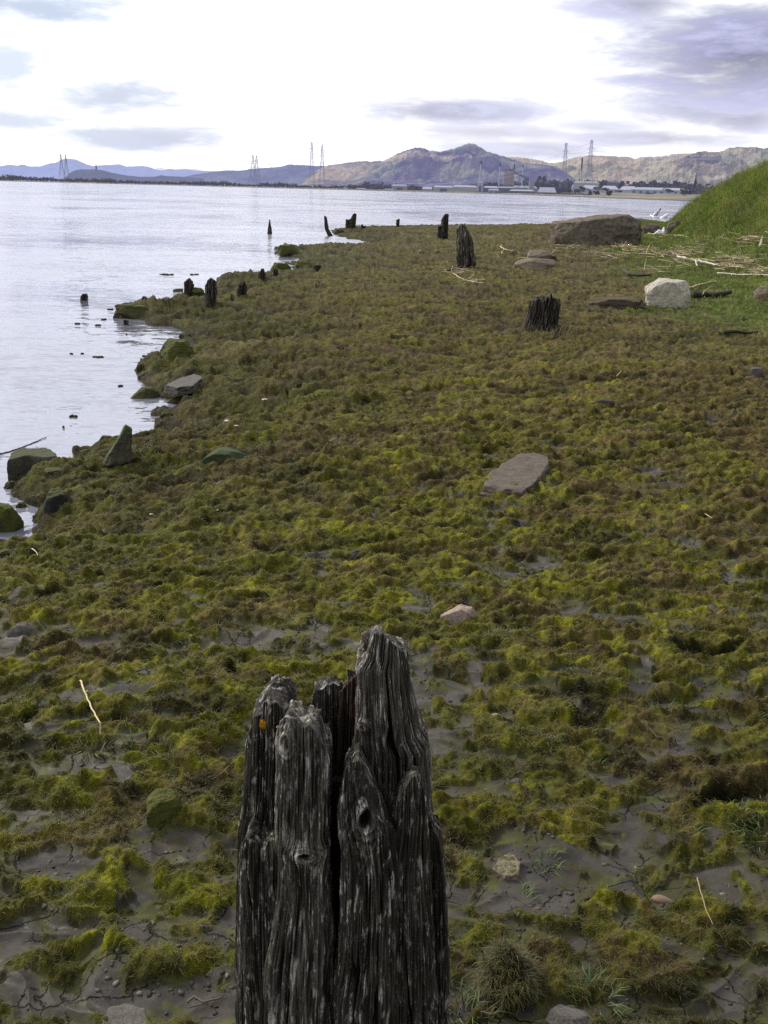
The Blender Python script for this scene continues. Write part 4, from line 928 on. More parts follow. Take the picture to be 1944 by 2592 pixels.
# floating weed and small wrack on the water
def weed(label, u, v, w, seed):
    P = on_plane(u, v, 0); s = w/F*P[1]; vv, ff = ico(3); rs = np.random.RandomState(seed); PV = []; FV = []
    for q in range(6):
        sz = rs.uniform(.12, .34); o_ = np.array([rs.uniform(-.4, .4)*s, rs.uniform(-.3, .3)*s, 0]); nn = 1+.6*fbm3(vv[:, 0]*3, vv[:, 1]*3, vv[:, 2]*3, 3, seed+q)
        FV.append(ff + len(PV)*len(vv)); PV.append(vv*nn[:, None]*np.array([s*sz, s*sz*.8, .012+.10*s*sz]) + o_)
    p = np.concatenate(PV); ff = np.concatenate(FV)
    k = len(ff); o = link("seaweed_clump", mesh_np("seaweed_clump", p, ff.ravel(), np.arange(k)*3, np.full(k, 3)), M_weed, None, (P[0], P[1], .004)); tag(o, label, "seaweed", "seaweed clumps floating off the turf shore")
for i, (lab, u, v, w) in enumerate([
    ("dark weed clump off the tip of the turf spit", 278, 784, 13), ("flat weed strand floating left of the spit", 262, 809, 12), ("thin weed scraps in open water left of the tiny square stump", 195, 820, 11),
    ("scattered weed scraps beside the tiny square stump", 248, 824, 13), ("single dark weed dot below the tiny square stump", 320, 847, 4), ("weed clump in open water level with the mossy boulder, left one", 180, 897, 9),
    ("weed clump in open water level with the mossy boulder, middle one", 208, 896, 8), ("long weed clump in open water left of the mossy boulder", 248, 905, 24), ("weed clump close to the turf just left of the mossy boulder", 369, 902, 18),
    ("floating weed shaped like a hook above the small mossy stone", 308, 979, 16), ("weed scrap in open water at far left of the hook shaped one", 186, 1055, 18), ("single dark dot of weed above the square rock", 160, 1083, 6),
    ("long line of weed far out before the pair of stumps", 425, 695, 34), ("short weed scrap at the right end of the long weed line", 492, 695, 20), ("weed patch at the waterline right of the pointed rock", 390, 1112, 22),
    ("mound of weed lapped by water below the boulder", 466, 848, 26), ("weed piled on the spit left of the pointed rock", 228, 1145, 22), ("dark weed knot at the left of the pointed rock", 212, 1150, 9), ("tiny black weed tuft right of the square rock", 200, 1184, 8)]):
    weed(lab, u, v, w, 200+i)

# plastic litter on the grass behind the boulder
M_wp = simple("white_plastic", (.80, .80, .78), .35, .08, 10); M_cp = simple("cloudy_plastic", (.42, .43, .42), .25, .15, 20); M_bk = simple("black_plastic", (.02, .02, .02), .4, .2, 10)
M_gp = simple("green_plastic", (.25, .80, .12), .4, .1, 10)
def lathe(name, prof, mat, parent, n=28):
    rows = [[(r*math.cos(a), r*math.sin(a), z) for a in np.linspace(0, 2*math.pi, n, endpoint=False)] for z, r in prof]
    return link(name, grid_mesh(name, np.array(rows), wrap=True), mat, parent)
def bottle(label, u, v, Lpx, ang, tilt, body, cap, capcol=True):
    P = hit(u, v); L = Lpx/F*P[1]; s = L
    r = thing("plastic_bottle", label, "bottle", (P[0], P[1], P[2]+.16*s))
    lathe("body", [(-.5*s, .001), (-.5*s, .13*s), (-.47*s, .155*s), (-.2*s, .16*s), (.1*s, .155*s), (.24*s, .13*s), (.35*s, .055*s), (.40*s, .048*s), (.40*s, .001)], body, r)
    if cap: lathe("cap", [(.395*s, .001), (.395*s, .062*s), (.5*s, .062*s), (.5*s, .001)], cap, r)
    r.rotation_euler = (0, tilt, ang); return r
bottle("cloudy plastic bottle with a black cap propped in the grass by the water", 1661, 546, 30, 0, math.radians(38), M_cp, M_bk)
bottle("bright white plastic bottle lying in the grass behind the huge boulder", 1684, 552, 27, 0, math.radians(56), M_wp, None)
def bag(label, u0, u1, v0, v1):
    P = hit((u0+u1)/2, v1); w = (u1-u0)/F*P[1]; h = (v1-v0)/F*P[1]
    rows = []
    for a in np.linspace(0, 1, 40):
        prof = .10 + .55*math.exp(-((a-.62)/.16)**2) + .75*math.exp(-((a-.86)/.08)**2)
        rows.append([((a-.5)*w, .22*w*math.cos(b)*(.4+prof)*.6, h*prof*max(0, math.sin(b))*(1+.22*math.sin(9*b+12*a)) + .02*math.sin(17*a)) for b in np.linspace(-.05, math.pi+.05, 28)])
    o = link("plastic_bag", grid_mesh("plastic_bag", np.array(rows)), M_wp, None, tuple(P+np.array([0, 0, .02]))); tag(o, label, "plastic bag")
bag("crumpled white plastic bag lying in front of the reddish rock", 1640, 1685, 578, 594)
lt = lathe("plastic_cap", [(0, .001), (0, .07), (.04, .08), (.07, .07), (.075, .001)], M_gp, None); p_ = hit(1721, 541); lt.location = tuple(p_+np.array([0, 0, .10])); lt.rotation_euler = (.9, .5, 0)
tag(lt, "bright green plastic scrap in the grass below the bank", "plastic scrap"); lt.name = "plastic_scrap"
stick("short white plastic tube beside the cloudy bottle", [(1647,549),(1654,555)], 1.8, M_wp, lift=.12, name="plastic_tube", cat="litter")

# ------------------------------------------------------------------ FAR SHORE
def hz(u): return (lambda d0: CY + F*math.tan(0))(0)
def far_pt(u, v, D):
    """point at ground distance D on the sight line of a photo pixel"""
    d = ray(u, v); t = D/math.hypot(d[0], d[1]); return np.array([0, 0, H]) + d*t
def horizon_v(u):
    lo, hi = 300., 700.
    for _ in range(40):
        m = (lo+hi)/2
        if ray(u, m)[2] > 0: lo = m
        else: hi = m
    return lo

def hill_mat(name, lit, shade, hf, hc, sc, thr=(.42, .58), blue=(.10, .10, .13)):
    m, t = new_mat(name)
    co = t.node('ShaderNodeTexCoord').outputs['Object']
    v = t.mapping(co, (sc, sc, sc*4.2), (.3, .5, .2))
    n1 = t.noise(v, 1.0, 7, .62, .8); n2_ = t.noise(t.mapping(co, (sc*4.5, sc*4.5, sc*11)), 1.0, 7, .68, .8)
    c = t.mix(t.ramp(t.math('ADD', t.math('MULTIPLY', n1, .65), t.math('MULTIPLY', n2_, .4)), [(thr[0]+.02, 0.0), (thr[1]+.02, 1.0)]), shade, lit)  # sunlit patches and cloud shadow painted into the hill colour
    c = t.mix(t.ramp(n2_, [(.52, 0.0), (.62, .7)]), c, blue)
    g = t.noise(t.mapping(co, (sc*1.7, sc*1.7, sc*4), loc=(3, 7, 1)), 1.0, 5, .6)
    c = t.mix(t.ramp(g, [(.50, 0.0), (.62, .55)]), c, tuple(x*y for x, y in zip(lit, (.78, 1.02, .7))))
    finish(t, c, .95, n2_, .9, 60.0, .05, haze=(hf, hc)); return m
def ridge(name, prof, D, mat, seed, front=.80, rough=1.0, label=None, crest_noise=.012):
    us = np.array([p[0] for p in prof], float); vs = np.array([p[1] for p in prof], float)
    uu = np.linspace(us[0], us[-1], 620); vv = np.interp(uu, us, vs)
    # soften corners of the traced crest, then roughen it
    k = np.ones(7)/7; vv = np.convolve(np.pad(vv, 3, 'edge'), k, 'valid')
    P = np.array([far_pt(u, v, D) for u, v in zip(uu, vv)])
    zc = P[:, 2].copy(); dirx = P[:, 0]/D; diry = P[:, 1]/D
    zc = np.maximum(zc, -5) + crest_noise*np.abs(zc)*fbm2(uu/9., uu*0, 3, seed)
    rows = []
    S = np.concatenate([np.linspace(0, 1, 70), 1+np.linspace(.04, .5, 10)])
    X0 = dirx*D; Y0 = diry*D
    for s in S:
        d = D*(front + (1-front)*s); x = dirx*d; y = diry*d
        if s <= 1: h = s**1.25 * .999
        else: h = max(0, 1-(s-1)*1.5)
        amp = zc*(1-s if s < 1 else 0)*s*2.4
        L = D*.028
        n = (.55-np.abs(n2(x/L, y/L*.55, seed)))*.45 + fbm2(x/(L*.42), y/(L*.3), 4, seed+4)*.22
        z = zc*h + amp*n*rough*.95
        # keep slopes under the crest sight line
        lim = (zc-H)*(d/D) + H
        z = np.minimum(z, lim - (1-min(s, 1))*zc*.03) if s < 1 else z
        rows.append(np.stack([x, y, z-3*(s == 0)], -1))
    o = link(name, grid_mesh(name, np.array(rows)), mat); tag(o, label, kind="structure"); return o
A_ = lambda L: [(x/2.552, 330+y/2.552) for x, y in L]
B_ = lambda L: [(600+x/2.552, 330+y/2.552) for x, y in L]
C_ = lambda L: [(1180+x/4.366, 330+y/4.366) for x, y in L]
D_ = lambda L: [(1380+x/2.941, 330+y/2.941) for x, y in L]
blue_far = A_([(-700,262),(-300,240),(0,232),(60,220),(110,228),(145,218),(190,233),(265,232),(300,218),(370,205),(400,188),(430,182),(490,186),(540,210),(590,230),(650,225),(780,218),(805,232),(860,232),(920,228),(975,238),(1010,255),(1050,258),(1100,247),(1130,255),(1200,250),(1250,258),(1350,262),(1500,262),(1700,266),(1900,300)])
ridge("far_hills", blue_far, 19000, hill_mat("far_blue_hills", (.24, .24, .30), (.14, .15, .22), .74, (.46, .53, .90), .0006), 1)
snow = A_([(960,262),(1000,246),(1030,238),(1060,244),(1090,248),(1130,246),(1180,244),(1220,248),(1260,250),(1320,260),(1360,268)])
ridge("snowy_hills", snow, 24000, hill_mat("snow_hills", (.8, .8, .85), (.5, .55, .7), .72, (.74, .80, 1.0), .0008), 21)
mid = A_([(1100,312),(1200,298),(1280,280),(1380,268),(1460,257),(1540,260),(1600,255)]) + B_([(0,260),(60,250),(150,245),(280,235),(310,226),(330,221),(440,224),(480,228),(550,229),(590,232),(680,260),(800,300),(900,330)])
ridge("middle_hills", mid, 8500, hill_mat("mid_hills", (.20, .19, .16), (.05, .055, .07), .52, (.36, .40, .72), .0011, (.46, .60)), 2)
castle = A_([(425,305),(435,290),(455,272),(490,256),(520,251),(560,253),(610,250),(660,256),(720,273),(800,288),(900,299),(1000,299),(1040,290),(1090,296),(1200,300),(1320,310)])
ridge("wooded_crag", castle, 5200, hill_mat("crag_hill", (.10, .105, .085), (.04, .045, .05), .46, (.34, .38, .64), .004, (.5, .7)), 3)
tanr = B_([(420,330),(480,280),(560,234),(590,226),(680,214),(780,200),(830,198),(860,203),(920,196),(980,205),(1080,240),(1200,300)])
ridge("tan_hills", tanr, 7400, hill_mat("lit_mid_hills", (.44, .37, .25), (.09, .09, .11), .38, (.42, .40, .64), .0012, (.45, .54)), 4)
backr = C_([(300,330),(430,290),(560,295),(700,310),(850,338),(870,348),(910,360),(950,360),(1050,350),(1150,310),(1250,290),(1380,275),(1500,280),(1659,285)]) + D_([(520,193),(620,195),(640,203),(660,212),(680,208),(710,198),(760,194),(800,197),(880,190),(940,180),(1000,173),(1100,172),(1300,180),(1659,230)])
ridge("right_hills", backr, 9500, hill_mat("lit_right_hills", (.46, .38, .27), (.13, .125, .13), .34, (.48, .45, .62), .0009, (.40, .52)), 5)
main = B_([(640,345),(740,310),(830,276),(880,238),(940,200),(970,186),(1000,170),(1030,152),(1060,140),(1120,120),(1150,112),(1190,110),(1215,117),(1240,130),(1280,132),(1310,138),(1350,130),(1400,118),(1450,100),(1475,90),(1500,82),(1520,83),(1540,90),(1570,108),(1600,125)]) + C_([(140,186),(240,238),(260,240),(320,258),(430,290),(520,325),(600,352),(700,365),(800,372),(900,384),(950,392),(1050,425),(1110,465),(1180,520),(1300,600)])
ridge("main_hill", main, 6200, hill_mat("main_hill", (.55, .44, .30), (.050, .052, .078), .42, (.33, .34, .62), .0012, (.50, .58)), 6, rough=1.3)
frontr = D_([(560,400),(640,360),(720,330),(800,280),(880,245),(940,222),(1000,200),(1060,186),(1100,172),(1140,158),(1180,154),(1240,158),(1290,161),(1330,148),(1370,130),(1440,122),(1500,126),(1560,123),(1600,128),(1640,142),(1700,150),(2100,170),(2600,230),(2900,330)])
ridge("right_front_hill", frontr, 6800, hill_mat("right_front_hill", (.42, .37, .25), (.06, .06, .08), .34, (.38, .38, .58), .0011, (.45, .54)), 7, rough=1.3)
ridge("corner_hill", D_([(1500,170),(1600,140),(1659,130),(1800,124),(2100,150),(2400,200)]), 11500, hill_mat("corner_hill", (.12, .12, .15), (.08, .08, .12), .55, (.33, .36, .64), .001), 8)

# low land across the water
SHORE_D = [(-1200,3600),(0,3300),(650,2700),(1000,2300),(1250,1900),(1380,1330),(1560,880),(1738,690),(1850,600),(2600,480)]
def shoreD(u): return float(np.interp(u, [p[0] for p in SHORE_D], [p[1] for p in SHORE_D]))
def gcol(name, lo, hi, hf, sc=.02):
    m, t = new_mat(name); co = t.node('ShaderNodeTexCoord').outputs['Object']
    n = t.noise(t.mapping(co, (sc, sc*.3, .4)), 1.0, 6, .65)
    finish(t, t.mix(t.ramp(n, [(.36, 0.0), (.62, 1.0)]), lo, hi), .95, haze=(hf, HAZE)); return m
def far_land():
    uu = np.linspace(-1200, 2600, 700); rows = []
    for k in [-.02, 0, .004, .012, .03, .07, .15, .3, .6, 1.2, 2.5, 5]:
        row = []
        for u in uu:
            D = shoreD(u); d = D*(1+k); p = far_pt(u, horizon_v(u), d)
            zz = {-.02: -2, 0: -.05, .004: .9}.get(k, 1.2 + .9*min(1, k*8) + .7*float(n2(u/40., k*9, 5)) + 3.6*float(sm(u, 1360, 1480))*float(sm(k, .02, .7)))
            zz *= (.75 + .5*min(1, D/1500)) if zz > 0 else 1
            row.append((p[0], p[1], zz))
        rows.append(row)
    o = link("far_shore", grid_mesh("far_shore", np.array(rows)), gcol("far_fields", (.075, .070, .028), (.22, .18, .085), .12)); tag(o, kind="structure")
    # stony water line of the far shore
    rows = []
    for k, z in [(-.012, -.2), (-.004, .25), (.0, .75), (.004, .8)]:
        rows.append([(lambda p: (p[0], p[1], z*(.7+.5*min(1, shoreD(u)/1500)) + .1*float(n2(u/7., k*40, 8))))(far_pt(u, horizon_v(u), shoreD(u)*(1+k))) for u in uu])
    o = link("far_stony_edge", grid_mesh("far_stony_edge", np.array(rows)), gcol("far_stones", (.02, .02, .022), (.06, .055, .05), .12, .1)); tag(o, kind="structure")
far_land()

def leaf_mat(name, lo, hi, hf, hc=HAZE):
    m, t = new_mat(name); co = t.node('ShaderNodeTexCoord').outputs['Object']
    vc = t.node('ShaderNodeAttribute', attribute_name='Col').outputs['Fac']
    n = t.noise(co, .5, 4, .7)
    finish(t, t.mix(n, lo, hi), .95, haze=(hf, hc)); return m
M_wood_far = leaf_mat("far_wood_leaves", (.020, .022, .016), (.085, .078, .040), .13)
M_wood_dk = leaf_mat("dark_wood_leaves", (.012, .014, .012), (.040, .038, .030), .14)
M_bush = leaf_mat("bush_leaves", (.018, .020, .010), (.060, .060, .026), .08)
M_trunk = simple("far_bark", (.05, .04, .03), .9, haze=(.2, HAZE))
def crown_faces(c, rx, rz, n, leaf, rs):
    """many leaf clumps spread through an uneven crown volume"""
    lobes = [(rs.normal(0, .42, 3)*np.array([rx, rx, rz*.7]), rs.uniform(.35, .65)) for _ in range(7)]
    li = rs.randint(0, 7, n); d = rs.normal(0, 1, (n, 3)); d /= np.linalg.norm(d, axis=1)[:, None]
    q = np.array([lobes[i][0] for i in li]) + d*(np.array([lobes[i][1] for i in li])*rs.uniform(.55, 1.0, n))[:, None]*np.array([rx, rx, rz])
    q = q + c; q[:, 2] = np.maximum(q[:, 2], c[2]-rz*.95)
    a = rs.normal(0, 1, (n, 3)); a /= np.linalg.norm(a, axis=1)[:, None]; b = rs.normal(0, 1, (n, 3)); b = np.cross(a, b); b /= np.linalg.norm(b, axis=1)[:, None]
    s = leaf*rs.uniform(.5, 1.3, n)[:, None]
    return np.stack([q-a*s, q+b*s, q+a*s*.9, q-b*s*.8], 1)
def quads_obj(name, Q, mat, parent=None):
    n = len(Q); me = mesh_np(name, Q.reshape(-1, 3), np.arange(n*4), np.arange(n)*4, np.full(n, 4), False); return link(name, me, mat, parent)
def belt(name, u0, u1, vt, D, w, n, mat, seed, jag=.45, name2=None):
    """a far-off wood that reads as one mass"""
    rs = np.random.RandomState(seed); Q = []
    for k in range(n):
        u = u0 + (u1-u0)*(k+rs.rand())/n; v = np.interp(u, [p[0] for p in vt], [p[1] for p in vt]); d = D(u)*rs.uniform(1.0, 1.06)
        top = far_pt(u, v, d)[2]*rs.uniform(1-jag, 1.08); g = 1.5; r = max(2.5, top-g)
        p = far_pt(u, horizon_v(u), d); Q.append(crown_faces(np.array([p[0], p[1], g+r*.5]), w*rs.uniform(.6, 1.3)*r*.5, r*.52, 70, r*.13, rs))
    tag(quads_obj(name, np.concatenate(Q), mat), kind="stuff")
belt("woodland", -60, 760, [(-60,443),(0,443),(40,440),(60,444),(100,447),(150,449),(250,450),(275,449),(300,454),(400,458),(520,457),(560,456),(590,462),(640,463),(700,460),(760,464)], lambda u: shoreD(u)*1.03, 1.5, 300, M_wood_far, 1)
belt("woodland", 760, 1220, [(760,467),(850,468),(900,466),(940,460),(970,466),(1060,470),(1220,474)], lambda u: shoreD(u)*1.25, 1.5, 190, M_wood_far, 2)
belt("woodland", 1200, 1790, [(1200,462),(1290,462),(1340,460),(1380,454),(1440,456),(1480,460),(1540,459),(1600,461),(1700,463),(1790,468)], lambda u: 2300, 1.6, 300, M_wood_dk, 3, .25)
belt("woodland", 1720, 1960, [(1720,474),(1790,474),(1960,482)], lambda u: 1500, 1.6, 90, M_wood_dk, 4, .25)
belt("scrub", 1200, 1500, [(1200,484),(1330,486),(1500,488)], lambda u: shoreD(u)*1.05, 1.4, 120, M_wood_far, 5, .5)
# single bushes on the near part of the far shore
def bush(label, u, v, wpx, hpx, D, mat=M_bush, seed=0, n=420):
    p = far_pt(u, v, D); p0 = far_pt(u, horizon_v(u), D); w = wpx/F*D; h = hpx/F*D; rs = np.random.RandomState(seed)
    g = 1.4
    g = max(1.2, p[2])
    r = thing("bush", label, "bush", (p0[0], p0[1], g), "dark bushes on the far shore")
    quads_obj("crown", crown_faces(np.array([0, 0, h*.52]), w*.5, h*.5, n, h*.09, rs), mat, r)
    mb = MB(); mb.tube([(0, 0, -.3), (w*.03, 0, h*.25), (0, 0, h*.6)], [h*.05, h*.04, h*.02], 6); mb.tube([(0, 0, h*.1), (w*.2, 0, h*.5)], [h*.03, h*.015], 5); mb.build("trunk", M_trunk, r)
for i, (lab, u, v, w, h) in enumerate([
    ("small round bush, left one of a close pair on the far shore grass", 1494, 496, 10, 12), ("small round bush, right one of a close pair on the far shore grass", 1510, 496, 12, 13), ("square looking dark bush on the far shore grass before the white roofs", 1541, 498, 19, 16),
    ("wide low bush in front of the right end of the white row of sheds", 1690, 488, 32, 11), ("large dark thicket on the far shore below the church spire", 1732, 495, 44, 19), ("dark pointed bush in front of the big white roof, left", 1473, 485, 26, 12),
    ("dark pointed bush in front of the big white roof, right", 1512, 485, 40, 13), ("scrubby bush left of the two far sheds roofs", 1440, 490, 24, 9), ("low bush at the left start of the white row of sheds", 1568, 488, 22, 8), ("low bush beyond the grass between roofs and water", 1640, 493, 22, 6)]):
    bush(lab, u, v, w, h, shoreD(u)*1.06 if v > 493 else shoreD(u)*1.3, seed=300+i)

# buildings of the works
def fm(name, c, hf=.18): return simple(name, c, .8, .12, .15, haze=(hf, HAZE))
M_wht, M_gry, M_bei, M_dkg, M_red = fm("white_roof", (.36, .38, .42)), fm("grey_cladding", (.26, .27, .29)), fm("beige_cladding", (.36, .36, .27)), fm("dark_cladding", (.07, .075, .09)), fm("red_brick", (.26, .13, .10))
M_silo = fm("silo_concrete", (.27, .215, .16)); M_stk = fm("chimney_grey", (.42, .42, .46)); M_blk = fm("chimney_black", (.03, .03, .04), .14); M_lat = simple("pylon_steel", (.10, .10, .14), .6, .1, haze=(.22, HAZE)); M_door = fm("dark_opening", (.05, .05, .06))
def frame_at(u, D):
    p = far_pt(u, horizon_v(u), D); a = -math.atan2(p[0], p[1]); return p, a
def shed(label, u0, u1, vt, vb, D, wall=M_gry, roof=M_wht, pitch=.35, doors=0, depth=40, name="warehouse", cat="warehouse", group=None, bays=1, rg=.40):
    um = (u0+u1)/2; p, a = frame_at(um, D); w = (u1-u0)/F*D; zt = far_pt(um, vt, D)[2]; zb = max(.8, far_pt(um, vb, D)[2]-1.5)
    r = thing(name, label, cat, (p[0], p[1], zb), group); r.rotation_euler = (0, 0, a)
    h = zt-zb; hw = h*(1-pitch)
    m = MB(); m.box(-w/2, w/2, 0, depth, -2, hw); m.build("wall", wall, r)
    m = MB(); bw = w/bays; o = .3
    for b in range(bays):
        x0 = -w/2+b*bw; x1 = x0+bw; xm = (x0+x1)/2
        m.add([(x0-o*(b == 0), -o, hw+.02), (x1+o*(b == bays-1), -o, hw+.02), (xm+bw*rg, -o+depth*.3, h), (xm-bw*rg, -o+depth*.3, h), (x0-o*(b == 0), depth+o, hw+.02), (x1+o*(b == bays-1), depth+o, hw+.02), (xm+bw*rg, depth*.7, h), (xm-bw*rg, depth*.7, h)],
              [(0,1,2,3), (4,7,6,5), (0,3,7,4), (1,5,6,2), (3,2,6,7), (0,4,5,1)])
    m.build("roof", roof, r)
    for k in range(doors):
        m = MB(); x = -w/2 + w*(k+.5)/doors; m.box(x-w*.18/doors, x+w*.18/doors, -.35, -.1, -1.5, hw*.72); m.build("door", M_door, r)
    return r
shed("grey shed at the left end of the works beyond the water", 992, 1030, 466, 482, 2500, M_gry, M_gry, .3, 1)
shed("small white gabled hut left of the beige warehouses", 1069, 1094, 473, 484, 2300, M_gry, M_wht, .45)
shed("beige warehouse with a dark doorway, left of the two big ones", 1098, 1146, 470, 484, 2200, M_bei, M_wht, .25, 1)
shed("longer beige warehouse directly left of the white chimney base", 1147, 1207, 469, 485, 2200, M_bei, M_wht, .25, 0)
shed("reddish farm cottage among trees on the far left shore", 725, 746, 465, 474, 2800, M_red, M_red, .5, 1, 15, "cottage", "cottage")
shed("tiny white hut by the water in front of the woods", 868, 880, 475, 480, 2600, M_wht, M_gry, .3, 0, 10, "hut", "hut")
shed("low white hut by the water right of the tiny one", 902, 926, 476, 481, 2580, M_wht, M_wht, .3, 0, 10, "hut", "hut")
shed("low pale hut by the water nearest the works", 973, 996, 478, 482, 2400, M_wht, M_wht, .3, 0, 10, "hut", "hut")
shed("low white roofed shed between two chimneys", 1224, 1260, 471, 484, 2150, M_dkg, M_wht, .3, 1)
shed("long grey banded works hall right of the silo block", 1284, 1358, 470, 486, 2100, M_gry, M_gry, .3, 3)
shed("lower pale loading shed in front of the banded works hall", 1290, 1350, 480, 489, 1980, M_dkg, M_wht, .3, 2)
shed("pale hipped roof hall right of the conveyor", 1362, 1406, 474, 489, 2000, M_gry, M_wht, .75, 1)
shed("grey green hall behind the tallest pylon", 1452, 1512, 458, 474, 2050, M_bei, M_gry, .3, 0)
shed("huge white saw tooth roofed works building", 1474, 1608, 470, 486, 1650, M_wht, M_wht, .5, 0, 60, bays=3, rg=.3)
shed("brown plant room box above the huge white roof", 1579, 1589, 465, 480, 1700, M_silo, M_silo, .2, 0, 8, "plant_room", "plant room")
shed("long row of white fronted sheds reaching toward the church spire", 1602, 1745, 475, 489, 1500, M_wht, M_wht, .35, 9, 30)
shed("low dark works building under the silo block", 1262, 1300, 472, 488, 2050, M_dkg, M_gry, .2, 1)
shed("small beige office left of the silo block", 1236, 1262, 478, 489, 2000, M_gry, M_wht, .3, 2, 15, "office", "office")
shed("dark engine shed right of the black topped chimney", 1535, 1562, 458, 474, 2150, M_dkg, M_dkg, .2, 0)

def chimney(label, u, vt, vb, D, rpx, tip=.2, base=None, lean=0):
    p, a = frame_at(u, D); zt = far_pt(u+lean, vt, D)[2]; zb = max(1., far_pt(u, vb, D)[2]-2); h = zt-zb; r = rpx/F*D
    t = thing("chimney", label, "chimney", (p[0], p[1], zb), "tall chimneys of the works"); t.rotation_euler = (0, 0, a)
    m = MB(); m.tube([(0, 0, -1), (0, 0, h*(1-tip))], [r*1.25, r], 14); m.build("shaft", M_stk, t)
    m = MB(); m.tube([(0, 0, h*(1-tip)), (0, 0, h)], [r*1.12, r*1.12], 14); m.build("cap", M_blk, t)
    for z in (.35, .62): m = MB(); m.tube([(0, 0, h*z), (0, 0, h*z+r*.5)], [r*1.7, r*1.7], 12); m.build("gallery", M_stk, t)
    return t
chimney("pale chimney with a black tip rising from a white base house", 1214, 407, 470, 2150, 1.7, .13)
shed("tall white base house under the leftmost pale chimney", 1207, 1222, 459, 489, 2140, M_wht, M_gry, .12, 1, 14, "base_house", "works building")
chimney("slim grey chimney between the white base house and the silo block", 1262, 412, 480, 2150, 1.3, .13)
chimney("short dark flue standing up behind the silo block", 1298, 415, 470, 2180, 1.2, .35)
chimney("slim chimney rising behind the conveyor", 1320, 417, 472, 2200, 1.3, .14)
chimney("chimney with its upper third black, beside the tallest pylon", 1467, 399, 472, 2100, 1.6, .42)
# silo block and conveyor
def silo():
    D = 2080; p, a = frame_at(1285.5, D); k = D/F; w = 24*k; zt = far_pt(1285, 434, D)[2]; zb = far_pt(1285, 468, D)[2]
    r = thing("silo_block", "tall brown batch silo block on dark legs at the centre of the works", "silo", (p[0], p[1], 1.5)); r.rotation_euler = (0, 0, a)
    m = MB()
    for i in range(6):
        x = -w/2 + w*(i+.5)/6; m.tube([(x, 0, zb-1.5), (x, 0, zt-1.5)], [w/11.0]*2, 16); m.tube([(x, w/6, zb-1.5), (x, w/6, zt-1.5)], [w/11.]*2, 16)
    m.build("silo_wall", M_silo, r)
    m = MB(); m.box(-w/2-.5, w/2+.5, -w/10-1, w/3.4, zb-4.5, zb-1.6); m.build("hopper_floor", M_dkg, r)
    for x in (-.42, -.14, .14, .42): m = MB(); m.box(x*w-1, x*w+1, -1.5, 1.5, -2, zb-4.5); m.build("leg", M_dkg, r)
    m = MB(); m.box(-.42*w, -.22*w, -1, w/5, zt-1.5, zt+2.0); m.build("top_house", M_dkg, r)
    m = MB(); m.box(-.02*w, .44*w, -1, w/5, zt-1.5, zt+3.6); m.build("top_house", M_dkg, r)
silo()
def conveyor():
    D = 2075; P0 = far_pt(1298, 434, D); P1 = far_pt(1345, 457, D+4); c = (P1[0], P1[1], 1.5)
    r = thing("conveyor", "dark covered conveyor sloping down from the silo block to a transfer tower", "conveyor", c)
    m = MB(); q0, q1 = P0-np.array(c), P1-np.array(c); m.tube([q0, q1], 2.0, 4); m.build("gantry", M_dkg, r)
    for s in (.35, .68): q = q0+(q1-q0)*s; m = MB(); m.tube([(q[0]-1.5, q[1], -2), (q[0], q[1], q[2]), (q[0]+1.5, q[1], -2)], .5, 5); m.build("trestle", M_dkg, r)
    m = MB(); m.box(-4, 6, -4, 4, -2, P1[2]+1.5); m.build("transfer_tower", M_gry, r)
conveyor()
# tank and spire and monument
p, a = frame_at(1449, 1700); tk = thing("storage_tank", "small white dome topped tank catching the light left of the tallest pylon", "tank", (p[0], p[1], 2.0))
zt = far_pt(1449, 466, 1700)[2]; lathe("tank_wall", [(-2, 2.2), (zt*.7-2, 2.2)], M_wht, tk); lathe("dome", [(zt*.7-2, 2.3), (zt*.86-2, 2.0), (zt-2, .05)], M_wht, tk)
M_spire = simple('church_stone', (.02, .02, .025), .9, haze=(.12, HAZE))
p, a = frame_at(1756, 2250); ch = thing("church", "dark church with a tall needle spire behind the trees at right", "church", (p[0], p[1], 2.)); ch.rotation_euler = (0, 0, a)
k = 2250/F; zt = far_pt(1756, 434, 2250)[2]-2; zs = far_pt(1756, 458, 2250)[2]-2
m = MB(); m.box(-3.2*k, 3.2*k, -3.2*k, 3.2*k, -3, zs); m.build("tower", M_spire, ch)
m = MB(); m.add([(-2.1*k, -2.1*k, zs+.02), (2.1*k, -2.1*k, zs+.02), (2.1*k, 2.1*k, zs+.02), (-2.1*k, 2.1*k, zs+.02), (0, 0, zt)], [(0,1,4),(1,2,4),(2,3,4),(3,0,4),(3,2,1,0)]); m.build("spire", M_spire, ch)
for x in (-2.1, 2.1): m = MB(); m.tube([(x*k, -2.1*k, zs), (x*k, -2.1*k, zs+4*k)], [.5*k, .05], 6); m.build("pinnacle", M_dkg, ch)
m = MB(); m.box(-3*k, 3*k, 2.4*k, 22*k, -3, zs*.55); m.add([(-3.2*k, 2.5*k, zs*.55), (3.2*k, 2.5*k, zs*.55), (3.2*k, 22*k, zs*.55), (-3.2*k, 22*k, zs*.55), (0, 2.5*k, zs*.85), (0, 22*k, zs*.85)], [(0,1,4),(1,2,5,4),(2,3,5),(3,0,4,5)]); m.build("nave", M_dkg, ch)
D = 5150; P0 = far_pt(244, 430, D); P1 = far_pt(244, 416, D); k = D/F
mo = thing("monument_tower", "tall stone monument tower on top of the wooded crag", "monument", (P0[0], P0[1], P0[2]-4)); hh = P1[2]-P0[2]+4
M_mon = simple("monument_stone", (.06, .055, .06), .9, haze=(.40, (.30, .33, .56)))
m = MB(); m.box(-1.6*k, 1.6*k, -1.6*k, 1.6*k, -10, hh*.78); m.build("tower", M_mon, mo)
